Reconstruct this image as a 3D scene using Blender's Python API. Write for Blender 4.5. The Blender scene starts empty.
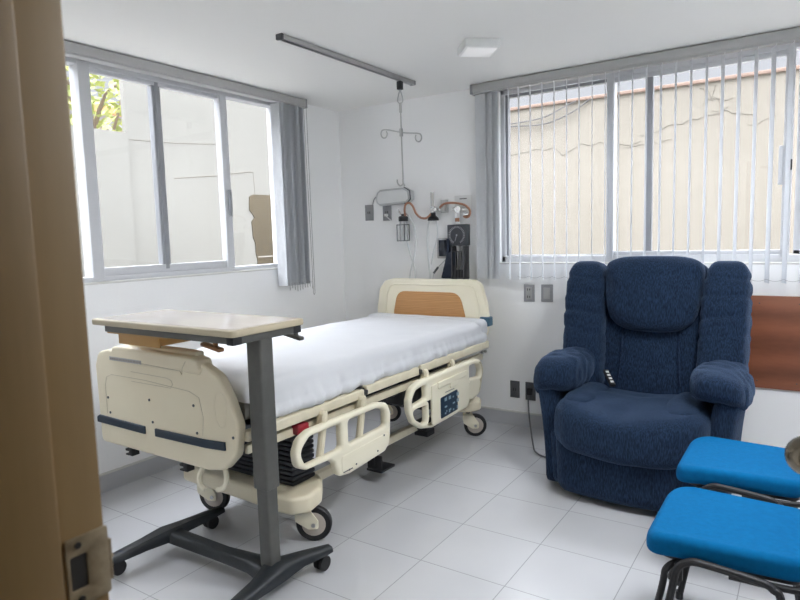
import bpy, bmesh, math, random
from mathutils import Vector, Matrix, noise
random.seed(7)
S = bpy.context.scene
COL = S.collection
PI = math.pi
R = math.radians

# ------------------------------------------------------------------ materials
def mat(name, col, rough=0.5, metal=0.0, col2=None, nscale=8.0, bump=0.0, bscale=60.0, sheen=0.0, stretch=(1, 1, 1),
        detail=3.0, coat=0.0, spec=0.5):
    m = bpy.data.materials.new(name); m.use_nodes = True
    nt = m.node_tree; N = nt.nodes; L = nt.links
    b = N['Principled BSDF']
    b.inputs['Roughness'].default_value = rough
    b.inputs['Metallic'].default_value = metal
    b.inputs['Specular IOR Level'].default_value = spec
    if sheen: b.inputs['Sheen Weight'].default_value = sheen; b.inputs['Sheen Roughness'].default_value = .4
    if coat: b.inputs['Coat Weight'].default_value = coat; b.inputs['Coat Roughness'].default_value = .1
    tc = N.new('ShaderNodeTexCoord'); mp = N.new('ShaderNodeMapping')
    mp.inputs['Scale'].default_value = stretch
    L.new(tc.outputs['Object'], mp.inputs['Vector'])
    no = N.new('ShaderNodeTexNoise'); no.inputs['Scale'].default_value = nscale; no.inputs['Detail'].default_value = detail
    L.new(mp.outputs[0], no.inputs['Vector'])
    c2 = col2 or tuple(x * .93 for x in col)
    rp = N.new('ShaderNodeValToRGB')
    rp.color_ramp.elements[0].position = .3; rp.color_ramp.elements[1].position = .7
    rp.color_ramp.elements[0].color = (*c2, 1); rp.color_ramp.elements[1].color = (*col, 1)
    L.new(no.outputs['Fac'], rp.inputs[0]); L.new(rp.outputs[0], b.inputs['Base Color'])
    if bump:
        n2 = N.new('ShaderNodeTexNoise'); n2.inputs['Scale'].default_value = bscale; n2.inputs['Detail'].default_value = 4
        L.new(mp.outputs[0], n2.inputs['Vector'])
        bp = N.new('ShaderNodeBump'); bp.inputs['Strength'].default_value = bump; bp.inputs['Distance'].default_value = .01
        L.new(n2.outputs['Fac'], bp.inputs['Height']); L.new(bp.outputs[0], b.inputs['Normal'])
    return m

def srgb(r, g, b):
    f = lambda c: (c / 255 / 12.92) if c / 255 <= .04045 else ((c / 255 + .055) / 1.055) ** 2.4
    return (f(r), f(g), f(b))

M = {}
M['wall'] = mat('wall_paint', (.89, .89, .885), .75, col2=(.878, .878, .873), nscale=1.5, bump=.05, bscale=90)
M['ceil'] = mat('ceiling_paint', (.87, .86, .83), .85, col2=(.855, .845, .815), nscale=1.2)
M['alu'] = mat('white_aluminium', (.62, .63, .65), .4, col2=(.59, .60, .62), nscale=3)
M['aludark'] = mat('grey_aluminium', (.34, .35, .37), .4, .2, nscale=6, stretch=(8, 8, 1))
M['headrail'] = mat('headrail_metal', (.43, .43, .425), .4, .0, nscale=3)
M['steel'] = mat('brushed_steel', (.55, .55, .54), .28, 1.0, nscale=20)
M['chrome'] = mat('chrome', (.75, .75, .75), .12, 1.0)
M['darkmetal'] = mat('dark_metal', (.10, .10, .105), .35, .8)
M['beige'] = mat('beige_plastic', srgb(226, 217, 192), .42, col2=srgb(221, 211, 185), nscale=4, bump=.03, bscale=300)
M['cream'] = mat('cream_plastic', srgb(236, 230, 208), .4, col2=srgb(231, 224, 200), nscale=4)
M['beigemetal'] = mat('beige_painted_metal', srgb(222, 214, 190), .4, col2=srgb(212, 203, 178), nscale=12)
M['disc'] = mat('caster_disc', srgb(188, 178, 168), .45)
M['line'] = mat('seam_grey', srgb(188, 179, 156), .5)
M['bluegrey'] = mat('navy_bumper', srgb(27, 45, 61), .5)
M['teal'] = mat('teal_bumper', srgb(60, 95, 115), .5)
M['black'] = mat('black_rubber', (.012, .012, .014), .55)
M['blackplastic'] = mat('black_plastic', (.02, .021, .024), .4)
M['bellows'] = mat('bellows_rubber', (.012, .014, .02), .5)
M['red'] = mat('red_plastic', srgb(150, 30, 45), .4)
M['labelgrey'] = mat('label_grey', srgb(150, 146, 140), .6)
M['sheet'] = mat('white_cotton', (.66, .67, .69), .85, col2=(.64, .65, .67), nscale=5, bump=.08, bscale=500, sheen=.15)
M['mattress'] = mat('mattress_vinyl', srgb(120, 118, 112), .55)
M['laminate'] = mat('pale_laminate', srgb(226, 217, 209), .14, col2=srgb(222, 212, 203), nscale=3, stretch=(1, 8, 1))
M['edgeband'] = mat('beige_edging', srgb(190, 178, 152), .45)
M['tablemetal'] = mat('taupe_painted_metal', srgb(92, 92, 88), .42, .2, col2=srgb(86, 86, 82), nscale=30)
M['tabledark'] = mat('dark_base_plastic', srgb(33, 38, 42), .42, col2=srgb(29, 34, 38), nscale=20, bump=.1, bscale=400)
M['drawer'] = mat('tan_drawer_plastic', srgb(176, 136, 78), .45)
M['lever'] = mat('brown_lever', srgb(140, 96, 56), .45)
M['pvc'] = mat('grey_plate', srgb(150, 150, 152), .45)
M['pvcl'] = mat('grey_switch', srgb(172, 171, 170), .4)
M['pvcd'] = mat('dark_grey_plate', srgb(92, 93, 95), .45)
M['socket'] = mat('socket_dark', (.03, .03, .03), .5)
M['white'] = mat('white_plastic', (.78, .78, .77), .4)
M['lampbody'] = mat('lamp_shell', (.72, .73, .72), .35)
M['lampshading'] = mat('lamp_shell_shading', (.50, .51, .51), .35)  # edge shading of the white wall lamp put into its shell colour
M['hose'] = mat('brown_rubber_hose', srgb(160, 114, 88), .5)
M['cuff'] = mat('navy_nylon', srgb(26, 36, 54), .8, bump=.3, bscale=200)
M['dial'] = mat('dial_charcoal', srgb(72, 76, 80), .5)
M['dialface'] = mat('dial_face', srgb(52, 54, 60), .4)
M['tick'] = mat('dial_marks', srgb(175, 175, 178), .6)
M['screen'] = mat('dark_screen', srgb(28, 36, 50), .15)
M['basebd'] = mat('grey_baseboard', srgb(190, 191, 194), .5, col2=srgb(182, 183, 187), nscale=4)
M['basetop'] = mat('pale_skirting_strip', srgb(214, 213, 208), .5)
M['bluefab'] = mat('blue_upholstery', srgb(0, 98, 150), .95, col2=srgb(0, 91, 141), nscale=60, bump=.25, bscale=700, spec=.15)
M['brass'] = mat('aged_brass', srgb(140, 131, 116), .22, 1.0, col2=srgb(104, 96, 84), nscale=20)
M['plate'] = mat('worn_nickel', srgb(168, 154, 128), .45, .25, col2=srgb(140, 126, 102), nscale=60)
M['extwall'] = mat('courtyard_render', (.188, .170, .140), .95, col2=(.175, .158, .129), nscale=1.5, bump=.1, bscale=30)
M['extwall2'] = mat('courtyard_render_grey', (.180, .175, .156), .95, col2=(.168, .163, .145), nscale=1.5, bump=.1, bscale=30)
M['crack'] = mat('crack_line', (.127, .114, .092), .9)
M['cap'] = mat('terracotta_cap', (.19, .135, .105), .9, col2=(.17, .117, .09), nscale=20)
M['patch'] = mat('bare_brick_patch', (.075, .058, .032), .95, col2=(.050, .039, .022), nscale=12, bump=.4, bscale=40, stretch=(1, 1, 4))
M['concrete'] = mat('courtyard_floor', (.45, .43, .40), .9)
M['leaf'] = mat('leaves', (.34, .36, .11), .7, col2=(.24, .28, .085), nscale=3)
M['bark'] = mat('bark', (.16, .12, .09), .9)
M['housew'] = mat('pale_house_wall', (.30, .30, .34), .9)
M['roof'] = mat('orange_roof', (.42, .21, .09), .9)
M['cable'] = mat('black_cable', (.05, .05, .05), .6)
M['paper'] = mat('white_label', (.75, .75, .72), .6)
M['panelblue'] = mat('control_panel_blue', srgb(28, 52, 72), .4)
M['panelkey'] = mat('control_panel_keys', srgb(150, 172, 182), .4)

def wood(name, c1, c2, scale, stretch, rough=.45, axis='Z'):
    m = bpy.data.materials.new(name); m.use_nodes = True
    nt = m.node_tree; N = nt.nodes; L = nt.links; b = N['Principled BSDF']
    b.inputs['Roughness'].default_value = rough
    tc = N.new('ShaderNodeTexCoord'); mp = N.new('ShaderNodeMapping'); mp.inputs['Scale'].default_value = stretch
    L.new(tc.outputs['Object'], mp.inputs[0])
    w = N.new('ShaderNodeTexWave'); w.bands_direction = axis; w.inputs['Scale'].default_value = scale
    w.inputs['Distortion'].default_value = 6; w.inputs['Detail'].default_value = 3; w.inputs['Detail Scale'].default_value = 1.2
    n = N.new('ShaderNodeTexNoise'); n.inputs['Scale'].default_value = 30; n.inputs['Detail'].default_value = 5
    L.new(mp.outputs[0], w.inputs[0]); L.new(mp.outputs[0], n.inputs[0])
    mx = N.new('ShaderNodeMath'); mx.operation = 'MULTIPLY_ADD'; mx.inputs[1].default_value = .55
    L.new(w.outputs['Fac'], mx.inputs[0])
    sc = N.new('ShaderNodeMath'); sc.operation = 'MULTIPLY'; sc.inputs[1].default_value = .45
    L.new(n.outputs['Fac'], sc.inputs[0]); L.new(sc.outputs[0], mx.inputs[2])
    rp = N.new('ShaderNodeValToRGB'); rp.color_ramp.elements[0].color = (*c1, 1); rp.color_ramp.elements[1].color = (*c2, 1)
    rp.color_ramp.elements[0].position = .1; rp.color_ramp.elements[1].position = .8
    L.new(mx.outputs[0], rp.inputs[0]); L.new(rp.outputs[0], b.inputs['Base Color'])
    return m
M['oak'] = wood('oak_insert', srgb(168, 120, 72), srgb(196, 148, 96), 6, (.3, 1, 5), .4)
M['panelwood'] = wood('reddish_wood_panel', srgb(108, 62, 42), srgb(140, 85, 59), .9, (.5, 1, 2.2), .4)
M['jambwood'] = wood('tan_painted_jamb', srgb(128, 103, 64), srgb(142, 116, 75), 2, (4, 4, .25), .5, 'X')

def tile_material():
    m = bpy.data.materials.new('glossy_floor_tile'); m.use_nodes = True
    nt = m.node_tree; N = nt.nodes; L = nt.links; b = N['Principled BSDF']
    b.inputs['Roughness'].default_value = .22
    tc = N.new('ShaderNodeTexCoord'); mp = N.new('ShaderNodeMapping')
    mp.inputs['Location'].default_value = (-1.583 + 4, .007 + 8, 0)
    L.new(tc.outputs['Object'], mp.inputs[0])
    br = N.new('ShaderNodeTexBrick'); br.offset = 0; br.squash = 1
    br.inputs['Scale'].default_value = 1; br.inputs['Brick Width'].default_value = .4; br.inputs['Row Height'].default_value = .4
    br.inputs['Mortar Size'].default_value = .0022; br.inputs['Mortar Smooth'].default_value = .3; br.inputs['Bias'].default_value = 0
    br.inputs['Color1'].default_value = (.57, .575, .59, 1); br.inputs['Color2'].default_value = (.55, .555, .57, 1)
    br.inputs['Mortar'].default_value = (.33, .33, .34, 1)
    L.new(mp.outputs[0], br.inputs[0])
    n = N.new('ShaderNodeTexNoise'); n.inputs['Scale'].default_value = 3; n.inputs['Detail'].default_value = 3
    L.new(tc.outputs['Object'], n.inputs[0])
    mx = N.new('ShaderNodeMixRGB'); mx.blend_type = 'MULTIPLY'; mx.inputs[0].default_value = .1
    L.new(br.outputs[0], mx.inputs[1]); L.new(n.outputs['Fac'], mx.inputs[2]); L.new(mx.outputs[0], b.inputs['Base Color'])
    bp = N.new('ShaderNodeBump'); bp.inputs['Strength'].default_value = .25; bp.inputs['Distance'].default_value = .003; bp.invert = True
    L.new(br.outputs['Fac'], bp.inputs['Height']); L.new(bp.outputs[0], b.inputs['Normal'])
    rr = N.new('ShaderNodeMapRange'); rr.inputs[3].default_value = .16; rr.inputs[4].default_value = .19
    L.new(n.outputs['Fac'], rr.inputs[0]); L.new(rr.outputs[0], b.inputs['Roughness'])
    return m
M['tile'] = tile_material()

def chenille():
    m = bpy.data.materials.new('navy_chenille'); m.use_nodes = True
    nt = m.node_tree; N = nt.nodes; L = nt.links; b = N['Principled BSDF']
    b.inputs['Roughness'].default_value = .95
    b.inputs['Sheen Weight'].default_value = .28; b.inputs['Sheen Roughness'].default_value = .45
    b.inputs['Sheen Tint'].default_value = (*srgb(140, 165, 200), 1)
    b.inputs['Specular IOR Level'].default_value = .15
    tc = N.new('ShaderNodeTexCoord'); mp = N.new('ShaderNodeMapping'); mp.inputs['Scale'].default_value = (1, 1, .16)
    L.new(tc.outputs['Object'], mp.inputs[0])
    n = N.new('ShaderNodeTexNoise'); n.inputs['Scale'].default_value = 230; n.inputs['Detail'].default_value = 2
    L.new(mp.outputs[0], n.inputs[0])
    rp = N.new('ShaderNodeValToRGB'); rp.color_ramp.elements[0].position = .38; rp.color_ramp.elements[1].position = .66
    rp.color_ramp.elements[0].color = (*srgb(21, 32, 49), 1); rp.color_ramp.elements[1].color = (*srgb(39, 57, 82), 1)
    L.new(n.outputs['Fac'], rp.inputs[0]); L.new(rp.outputs[0], b.inputs['Base Color'])
    bp = N.new('ShaderNodeBump'); bp.inputs['Strength'].default_value = .5; bp.inputs['Distance'].default_value = .006
    L.new(n.outputs['Fac'], bp.inputs['Height']); L.new(bp.outputs[0], b.inputs['Normal'])
    return m
M['navy'] = chenille()

def glass(name, tint=(1, 1, 1), refl=.06):
    m = bpy.data.materials.new(name); m.use_nodes = True
    nt = m.node_tree; N = nt.nodes; L = nt.links
    N.remove(N['Principled BSDF'])
    t = N.new('ShaderNodeBsdfTransparent'); t.inputs[0].default_value = (*tint, 1)
    g = N.new('ShaderNodeBsdfGlossy'); g.inputs['Roughness'].default_value = .02
    mx = N.new('ShaderNodeMixShader'); mx.inputs[0].default_value = refl
    L.new(t.outputs[0], mx.inputs[1]); L.new(g.outputs[0], mx.inputs[2]); L.new(mx.outputs[0], N['Material Output'].inputs[0])
    return m
M['glass'] = glass('window_glass', (.97, .98, .98), .025)
M['clear'] = glass('clear_plastic', (.95, .96, .96), .08)
M['tubing'] = mat('pale_tubing', srgb(212, 214, 214), .35)

def frosted(name, col, mixf):
    m = bpy.data.materials.new(name); m.use_nodes = True
    nt = m.node_tree; N = nt.nodes; L = nt.links; b = N['Principled BSDF']
    b.inputs['Base Color'].default_value = (*col, 1); b.inputs['Roughness'].default_value = .25
    t = N.new('ShaderNodeBsdfTransparent'); t.inputs[0].default_value = (.93, .94, .94, 1)
    mx = N.new('ShaderNodeMixShader'); mx.inputs[0].default_value = mixf
    L.new(t.outputs[0], mx.inputs[1]); L.new(b.outputs[0], mx.inputs[2]); L.new(mx.outputs[0], N['Material Output'].inputs[0])
    return m
M['jar'] = frosted('cloudy_jar_plastic', (.82, .83, .83), .5)
def vane_material():
    m = bpy.data.materials.new('blind_fabric'); m.use_nodes = True
    nt = m.node_tree; N = nt.nodes; L = nt.links; b = N['Principled BSDF']
    tc = N.new('ShaderNodeTexCoord'); n = N.new('ShaderNodeTexNoise'); n.inputs['Scale'].default_value = 40
    L.new(tc.outputs['Object'], n.inputs[0])
    rp = N.new('ShaderNodeValToRGB'); rp.color_ramp.elements[0].color = (.68, .69, .70, 1); rp.color_ramp.elements[1].color = (.77, .78, .79, 1)
    L.new(n.outputs['Fac'], rp.inputs[0]); L.new(rp.outputs[0], b.inputs['Base Color'])
    b.inputs['Roughness'].default_value = .8
    tr = N.new('ShaderNodeBsdfTranslucent'); tr.inputs[0].default_value = (.75, .78, .82, 1)
    mx = N.new('ShaderNodeMixShader'); mx.inputs[0].default_value = .34
    L.new(b.outputs[0], mx.inputs[1]); L.new(tr.outputs[0], mx.inputs[2]); L.new(mx.outputs[0], N['Material Output'].inputs[0])
    return m
M['vane'] = vane_material()

def emis(name, col, s):
    m = bpy.data.materials.new(name); m.use_nodes = True
    b = m.node_tree.nodes['Principled BSDF']; b.inputs['Base Color'].default_value = (.8, .8, .8, 1)
    b.inputs['Emission Color'].default_value = (*col, 1); b.inputs['Emission Strength'].default_value = s
    return m

# ------------------------------------------------------------------ mesh builder
def catmull(pts, n=6, closed=False):
    P = [Vector(p) for p in pts]; out = []
    m = len(P); rng = m if closed else m - 1
    for i in range(rng):
        if closed: a, b, c, d = P[(i - 1) % m], P[i], P[(i + 1) % m], P[(i + 2) % m]
        else: a, b, c, d = P[max(i - 1, 0)], P[i], P[i + 1], P[min(i + 2, m - 1)]
        for k in range(n):
            t = k / n
            out.append(.5 * ((2 * b) + (c - a) * t + (2 * a - 5 * b + 4 * c - d) * t * t + (3 * b - a - 3 * c + d) * t ** 3))
    if not closed: out.append(P[-1])
    return out

def fillet(pts, r, seg=6):
    """round the corners of a 2D polygon; r a number or one per corner"""
    n = len(pts); out = []
    for i in range(n):
        p = Vector(pts[i]); a = Vector(pts[i - 1]); b = Vector(pts[(i + 1) % n])
        rr = r[i] if isinstance(r, (list, tuple)) else r
        u = (a - p); v = (b - p); la, lb = u.length, v.length
        if rr <= 1e-6: out.append(tuple(p)); continue
        u.normalize(); v.normalize()
        ang = math.acos(max(-1, min(1, u.dot(v))))
        d = min(rr / math.tan(ang / 2) if ang > 1e-3 else 0, la * .48, lb * .48)
        s = p + u * d; e = p + v * d
        for k in range(seg + 1):
            t = k / seg
            out.append(tuple(s * (1 - t) ** 2 + p * 2 * t * (1 - t) + e * t * t))
    return out

def area2(p): return sum(p[i - 1][0] * p[i][1] - p[i][0] * p[i - 1][1] for i in range(len(p)))

XZ = Matrix(((1, 0, 0, 0), (0, 0, -1, 0), (0, 1, 0, 0), (0, 0, 0, 1)))   # local x->X, y->Z, z->-Y
YZ = Matrix(((0, 0, 1, 0), (1, 0, 0, 0), (0, 1, 0, 0), (0, 0, 0, 1)))    # local x->Y, y->Z, z->+X
T = Matrix.Translation

class MB:
    def __init__(s): s.v = []; s.f = []
    def add(s, verts, faces, Mx=None):
        o = len(s.v)
        s.v += [(Mx @ Vector(v)) if Mx else Vector(v) for v in verts]
        s.f += [tuple(i + o for i in f) for f in faces]
        return s
    def bm(s, b, Mx=None):
        b.verts.index_update()
        s.add([v.co.copy() for v in b.verts], [tuple(v.index for v in f.verts) for f in b.faces], Mx); b.free(); return s
    def box(s, c, d, bev=0, seg=2, Mx=None):
        b = bmesh.new(); bmesh.ops.create_cube(b, size=1)
        for v in b.verts: v.co = Vector((v.co.x * d[0], v.co.y * d[1], v.co.z * d[2]))
        if bev: bmesh.ops.bevel(b, geom=b.edges[:], offset=min(bev, min(d) * .49), segments=seg, profile=.5, affect='EDGES')
        return s.bm(b, (Mx or Matrix()) @ T(c))
    def bx(s, x0, x1, y0, y1, z0, z1, bev=0, seg=2):
        return s.box(((x0 + x1) / 2, (y0 + y1) / 2, (z0 + z1) / 2), (abs(x1 - x0), abs(y1 - y0), abs(z1 - z0)), bev, seg)
    def tube(s, pts, r, n=8, smooth=0, closed=False, caps=True):
        P = catmull(pts, smooth, closed) if smooth else [Vector(p) for p in pts]
        m = len(P); rs = r if isinstance(r, (list, tuple)) else None
        o = len(s.v); prev = None
        for i, p in enumerate(P):
            if closed: t = P[(i + 1) % m] - P[i - 1]
            else: t = P[min(i + 1, m - 1)] - P[max(i - 1, 0)]
            t.normalize()
            if prev is None:
                a = Vector((0, 0, 1)) if abs(t.z) < .9 else Vector((1, 0, 0))
                u = t.cross(a).normalized()
            else:
                u = (prev - t * prev.dot(t)).normalized()
            prev = u; w = t.cross(u)
            rad = (rs[min(int(i * len(rs) / m), len(rs) - 1)] if rs else r)
            for k in range(n):
                an = 2 * PI * k / n; s.v.append(p + (u * math.cos(an) + w * math.sin(an)) * rad)
        for i in range(m if closed else m - 1):
            j = (i + 1) % m
            for k in range(n):
                s.f.append((o + i * n + k, o + i * n + (k + 1) % n, o + j * n + (k + 1) % n, o + j * n + k))
        if caps and not closed:
            s.f.append(tuple(o + k for k in reversed(range(n)))); s.f.append(tuple(o + (m - 1) * n + k for k in range(n)))
        return s
    def cyl(s, p0, p1, r, n=20, r2=None):
        return s.cone(p0, p1, r, r if r2 is None else r2, n)
    def cone(s, p0, p1, r0, r1, n=20):
        p0, p1 = Vector(p0), Vector(p1); t = (p1 - p0).normalized()
        a = Vector((0, 0, 1)) if abs(t.z) < .9 else Vector((1, 0, 0)); u = t.cross(a).normalized(); w = t.cross(u)
        o = len(s.v)
        for p, r in ((p0, r0), (p1, r1)):
            for k in range(n):
                an = 2 * PI * k / n; s.v.append(p + (u * math.cos(an) + w * math.sin(an)) * r)
        for k in range(n): s.f.append((o + k, o + (k + 1) % n, o + n + (k + 1) % n, o + n + k))
        s.f.append(tuple(o + k for k in reversed(range(n)))); s.f.append(tuple(o + n + k for k in range(n)))
        return s
    def lathe(s, prof, Mx=None, n=28):
        o = len(s.v); m = len(prof)
        for r, z in prof:
            for k in range(n):
                an = 2 * PI * k / n; p = Vector((r * math.cos(an), r * math.sin(an), z)); s.v.append(Mx @ p if Mx else p)
        for i in range(m - 1):
            for k in range(n): s.f.append((o + i * n + k, o + i * n + (k + 1) % n, o + (i + 1) * n + (k + 1) % n, o + (i + 1) * n + k))
        s.f.append(tuple(o + k for k in reversed(range(n)))); s.f.append(tuple(o + (m - 1) * n + k for k in range(n)))
        return s
    def plate(s, outer, holes=(), th=.04, bev=.008, Mx=None, res=3):
        cu = bpy.data.curves.new('tmp', 'CURVE'); cu.dimensions = '2D'; cu.fill_mode = 'BOTH'
        cu.extrude = max(th / 2 - bev, 0); cu.bevel_depth = bev; cu.bevel_resolution = res; cu.offset = -bev
        for k, poly in enumerate([outer] + list(holes)):
            poly = list(poly); ccw = area2(poly) > 0
            if (k == 0) != ccw: poly.reverse()
            sp = cu.splines.new('POLY'); sp.points.add(len(poly) - 1); sp.use_cyclic_u = True
            for i, q in enumerate(poly): sp.points[i].co = (q[0], q[1], 0, 1)
        ob = bpy.data.objects.new('tmp', cu); COL.objects.link(ob)
        dg = bpy.context.evaluated_depsgraph_get(); dg.update()
        me = bpy.data.meshes.new_from_object(ob.evaluated_get(dg))
        b = bmesh.new(); b.from_mesh(me); bmesh.ops.remove_doubles(b, verts=b.verts[:], dist=1e-5)
        bmesh.ops.recalc_face_normals(b, faces=b.faces[:])
        bpy.data.objects.remove(ob); bpy.data.curves.remove(cu); bpy.data.meshes.remove(me)
        return s.bm(b, Mx)
    def soft(s, c, d, r=.06, cuts=(10, 10, 10), deform=None, Mx=None, power=None):
        """rounded, finely divided box; deform(p, q) gets the point and its -1..1 place in the box"""
        cuts = (cuts,) * 3 if isinstance(cuts, int) else cuts
        idx = {}; vs = []; fs = []
        h = Vector(d) / 2
        def pt(i, j, k):
            key = (i, j, k)
            if key not in idx:
                q = Vector((2 * i / cuts[0] - 1, 2 * j / cuts[1] - 1, 2 * k / cuts[2] - 1))
                if power:
                    e = power
                    sc = (abs(q.x) ** e + abs(q.y) ** e + abs(q.z) ** e) ** (-1 / e)
                    mxq = max(abs(q.x), abs(q.y), abs(q.z)); qq = q * sc * mxq if mxq else q
                    p = Vector((qq.x * h.x, qq.y * h.y, qq.z * h.z))
                else:
                    p = Vector((q.x * h.x, q.y * h.y, q.z * h.z))
                    inn = Vector([max(-max(h[a] - r, 0), min(max(h[a] - r, 0), p[a])) for a in range(3)])
                    dd = p - inn
                    if dd.length > 1e-9:
                        # spread grid over the round evenly
                        p = inn + dd.normalized() * r
                if deform: p = deform(p, q)
                idx[key] = len(vs); vs.append(p)
            return idx[key]
        a, b, c_ = cuts
        for i in range(a):
            for j in range(b):
                fs.append((pt(i, j, 0), pt(i, j + 1, 0), pt(i + 1, j + 1, 0), pt(i + 1, j, 0)))
                fs.append((pt(i, j, c_), pt(i + 1, j, c_), pt(i + 1, j + 1, c_), pt(i, j + 1, c_)))
        for i in range(a):
            for k in range(c_):
                fs.append((pt(i, 0, k), pt(i + 1, 0, k), pt(i + 1, 0, k + 1), pt(i, 0, k + 1)))
                fs.append((pt(i, b, k), pt(i, b, k + 1), pt(i + 1, b, k + 1), pt(i + 1, b, k)))
        for j in range(b):
            for k in range(c_):
                fs.append((pt(0, j, k), pt(0, j, k + 1), pt(0, j + 1, k + 1), pt(0, j + 1, k)))
                fs.append((pt(a, j, k), pt(a, j + 1, k), pt(a, j + 1, k + 1), pt(a, j, k + 1)))
        return s.add(vs, fs, (Mx or Matrix()) @ T(c))
    def ball(s, c, r, n=12, sc=(1, 1, 1)):
        b = bmesh.new(); bmesh.ops.create_uvsphere(b, u_segments=n * 2, v_segments=n, radius=r)
        for v in b.verts: v.co = Vector((v.co.x * sc[0], v.co.y * sc[1], v.co.z * sc[2]))
        return s.bm(b, T(c))

ORG = {}
def put(o, parent):
    COL.objects.link(o)
    if parent: o.parent = parent
def obj(name, mb, m, parent=None, org=None, sharp=35, label=None, cat=None, group=None, kind=None, plabel=None):
    o3 = Vector(org) if org is not None else (ORG[parent] if parent else Vector((0, 0, 0)))
    me = bpy.data.meshes.new(name)
    me.from_pydata([tuple(v - o3) for v in mb.v], [], mb.f); me.validate()
    me.materials.append(m)
    for p in me.polygons: p.use_smooth = True
    me.set_sharp_from_angle(angle=R(sharp))
    o = bpy.data.objects.new(name, me)
    put(o, parent)
    if parent is None: o.location = o3
    ORG[o] = o3
    if label: o['label'] = label
    if cat: o['category'] = cat
    if group: o['group'] = group
    if kind: o['kind'] = kind
    if plabel: o['label'] = plabel
    return o
def thing(name, label, cat, loc=(0, 0, 0), rz=0, group=None, local=False):
    o = bpy.data.objects.new(name, None); COL.objects.link(o); o.empty_display_size = .1
    o.location = loc; o.rotation_euler = (0, 0, rz); o['label'] = label; o['category'] = cat
    if group: o['group'] = group
    ORG[o] = Vector((0, 0, 0)) if local else Vector(loc)
    return o
def struct(name, mb, m, parent=None, sharp=30):
    return obj(name, mb, m, parent, kind=None if parent else 'structure', sharp=sharp)
def copy_tree(o, parent=None):
    c = o.copy(); COL.objects.link(c)
    if parent: c.parent = parent
    for ch in list(o.children): copy_tree(ch, c)
    return c

FILL_STRENGTH = 10.5  # emission of the added fill panel on the ceiling
# ------------------------------------------------------------------ camera
CAM = Vector((3.38142289, -4.20998432, 1.42704648))
cam = bpy.data.cameras.new('camera'); co = bpy.data.objects.new('camera', cam); COL.objects.link(co)
Rr = Vector((0.83317696, 0.55228957, -0.02814932)); Uu = Vector((-0.03334227, 0.10097914, 0.99432968)); Ff = Vector((-0.5520004, 0.82751402, -0.10254808))
co.matrix_world = Matrix(((Rr.x, Uu.x, -Ff.x, CAM.x), (Rr.y, Uu.y, -Ff.y, CAM.y), (Rr.z, Uu.z, -Ff.z, CAM.z), (0, 0, 0, 1)))
cam.sensor_width = 36; cam.lens = 620.006 * 36 / 800; cam.clip_start = .02
cam.dof.use_dof = True; cam.dof.focus_distance = 3.4; cam.dof.aperture_fstop = 9
S.camera = co

# ------------------------------------------------------------------ room shell
CH = 2.488
XR = 3.98; YF = -3.89; WT = .14
struct('floor', MB().bx(-.16, XR + .15, -5.6, .16, -.1, 0), M['tile'])
struct('ceiling', MB().bx(-.16, XR + .15, -5.6, .16, CH, CH + .14), M['ceil'])
# back wall with window opening
BX0, BX1, BZ0, BZ1 = 1.47, 3.80, 1.214, 2.462
b = MB(); b.bx(-.14, BX0, 0, WT, 0, CH); b.bx(BX1, XR + .14, 0, WT, 0, CH); b.bx(BX0, BX1, 0, WT, 0, BZ0); b.bx(BX0, BX1, 0, WT, BZ1, CH)
struct('wall_back', b, M['wall'])
LY0, LY1, LZ0, LZ1 = -2.98, -.70, 1.214, 2.462
b = MB(); b.bx(-.14, 0, LY1, 0, 0, CH); b.bx(-.14, 0, YF - .13, LY0, 0, CH); b.bx(-.14, 0, LY0, LY1, 0, LZ0); b.bx(-.14, 0, LY0, LY1, LZ1, CH)
struct('wall_left', b, M['wall'])
struct('wall_right', MB().bx(XR, XR + .14, -5.6, 0, 0, CH), M['wall'])
DX0, DX1, DZ = 2.79, 3.66, 2.10
b = MB(); b.bx(-.14, DX0, YF - .13, YF, 0, CH); b.bx(DX1, XR, YF - .13, YF, 0, CH); b.bx(DX0, DX1, YF - .13, YF, DZ, CH)
struct('wall_front', b, M['wall'])
b = MB(); b.bx(1.6, 1.74, -5.6, YF - .13, 0, CH); b.bx(1.6, XR + .14, -5.6, -5.46, 0, CH)
struct('wall_corridor', b, M['wall'])
# baseboards (grey tile skirting with pale top edge)
b = MB(); b.bx(0, XR, -.012, 0, 0, .1); o = struct('baseboard_back', b, M['basebd'])
struct('top_edge', MB().bx(0, XR, -.014, 0, .1, .112, .002), M['basetop'], o)
b = MB(); b.bx(0, .012, YF, -.012, 0, .1); o = struct('baseboard_left', b, M['basebd'])
struct('top_edge', MB().bx(0, .014, YF, -.014, .1, .112, .002), M['basetop'], o)

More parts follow.
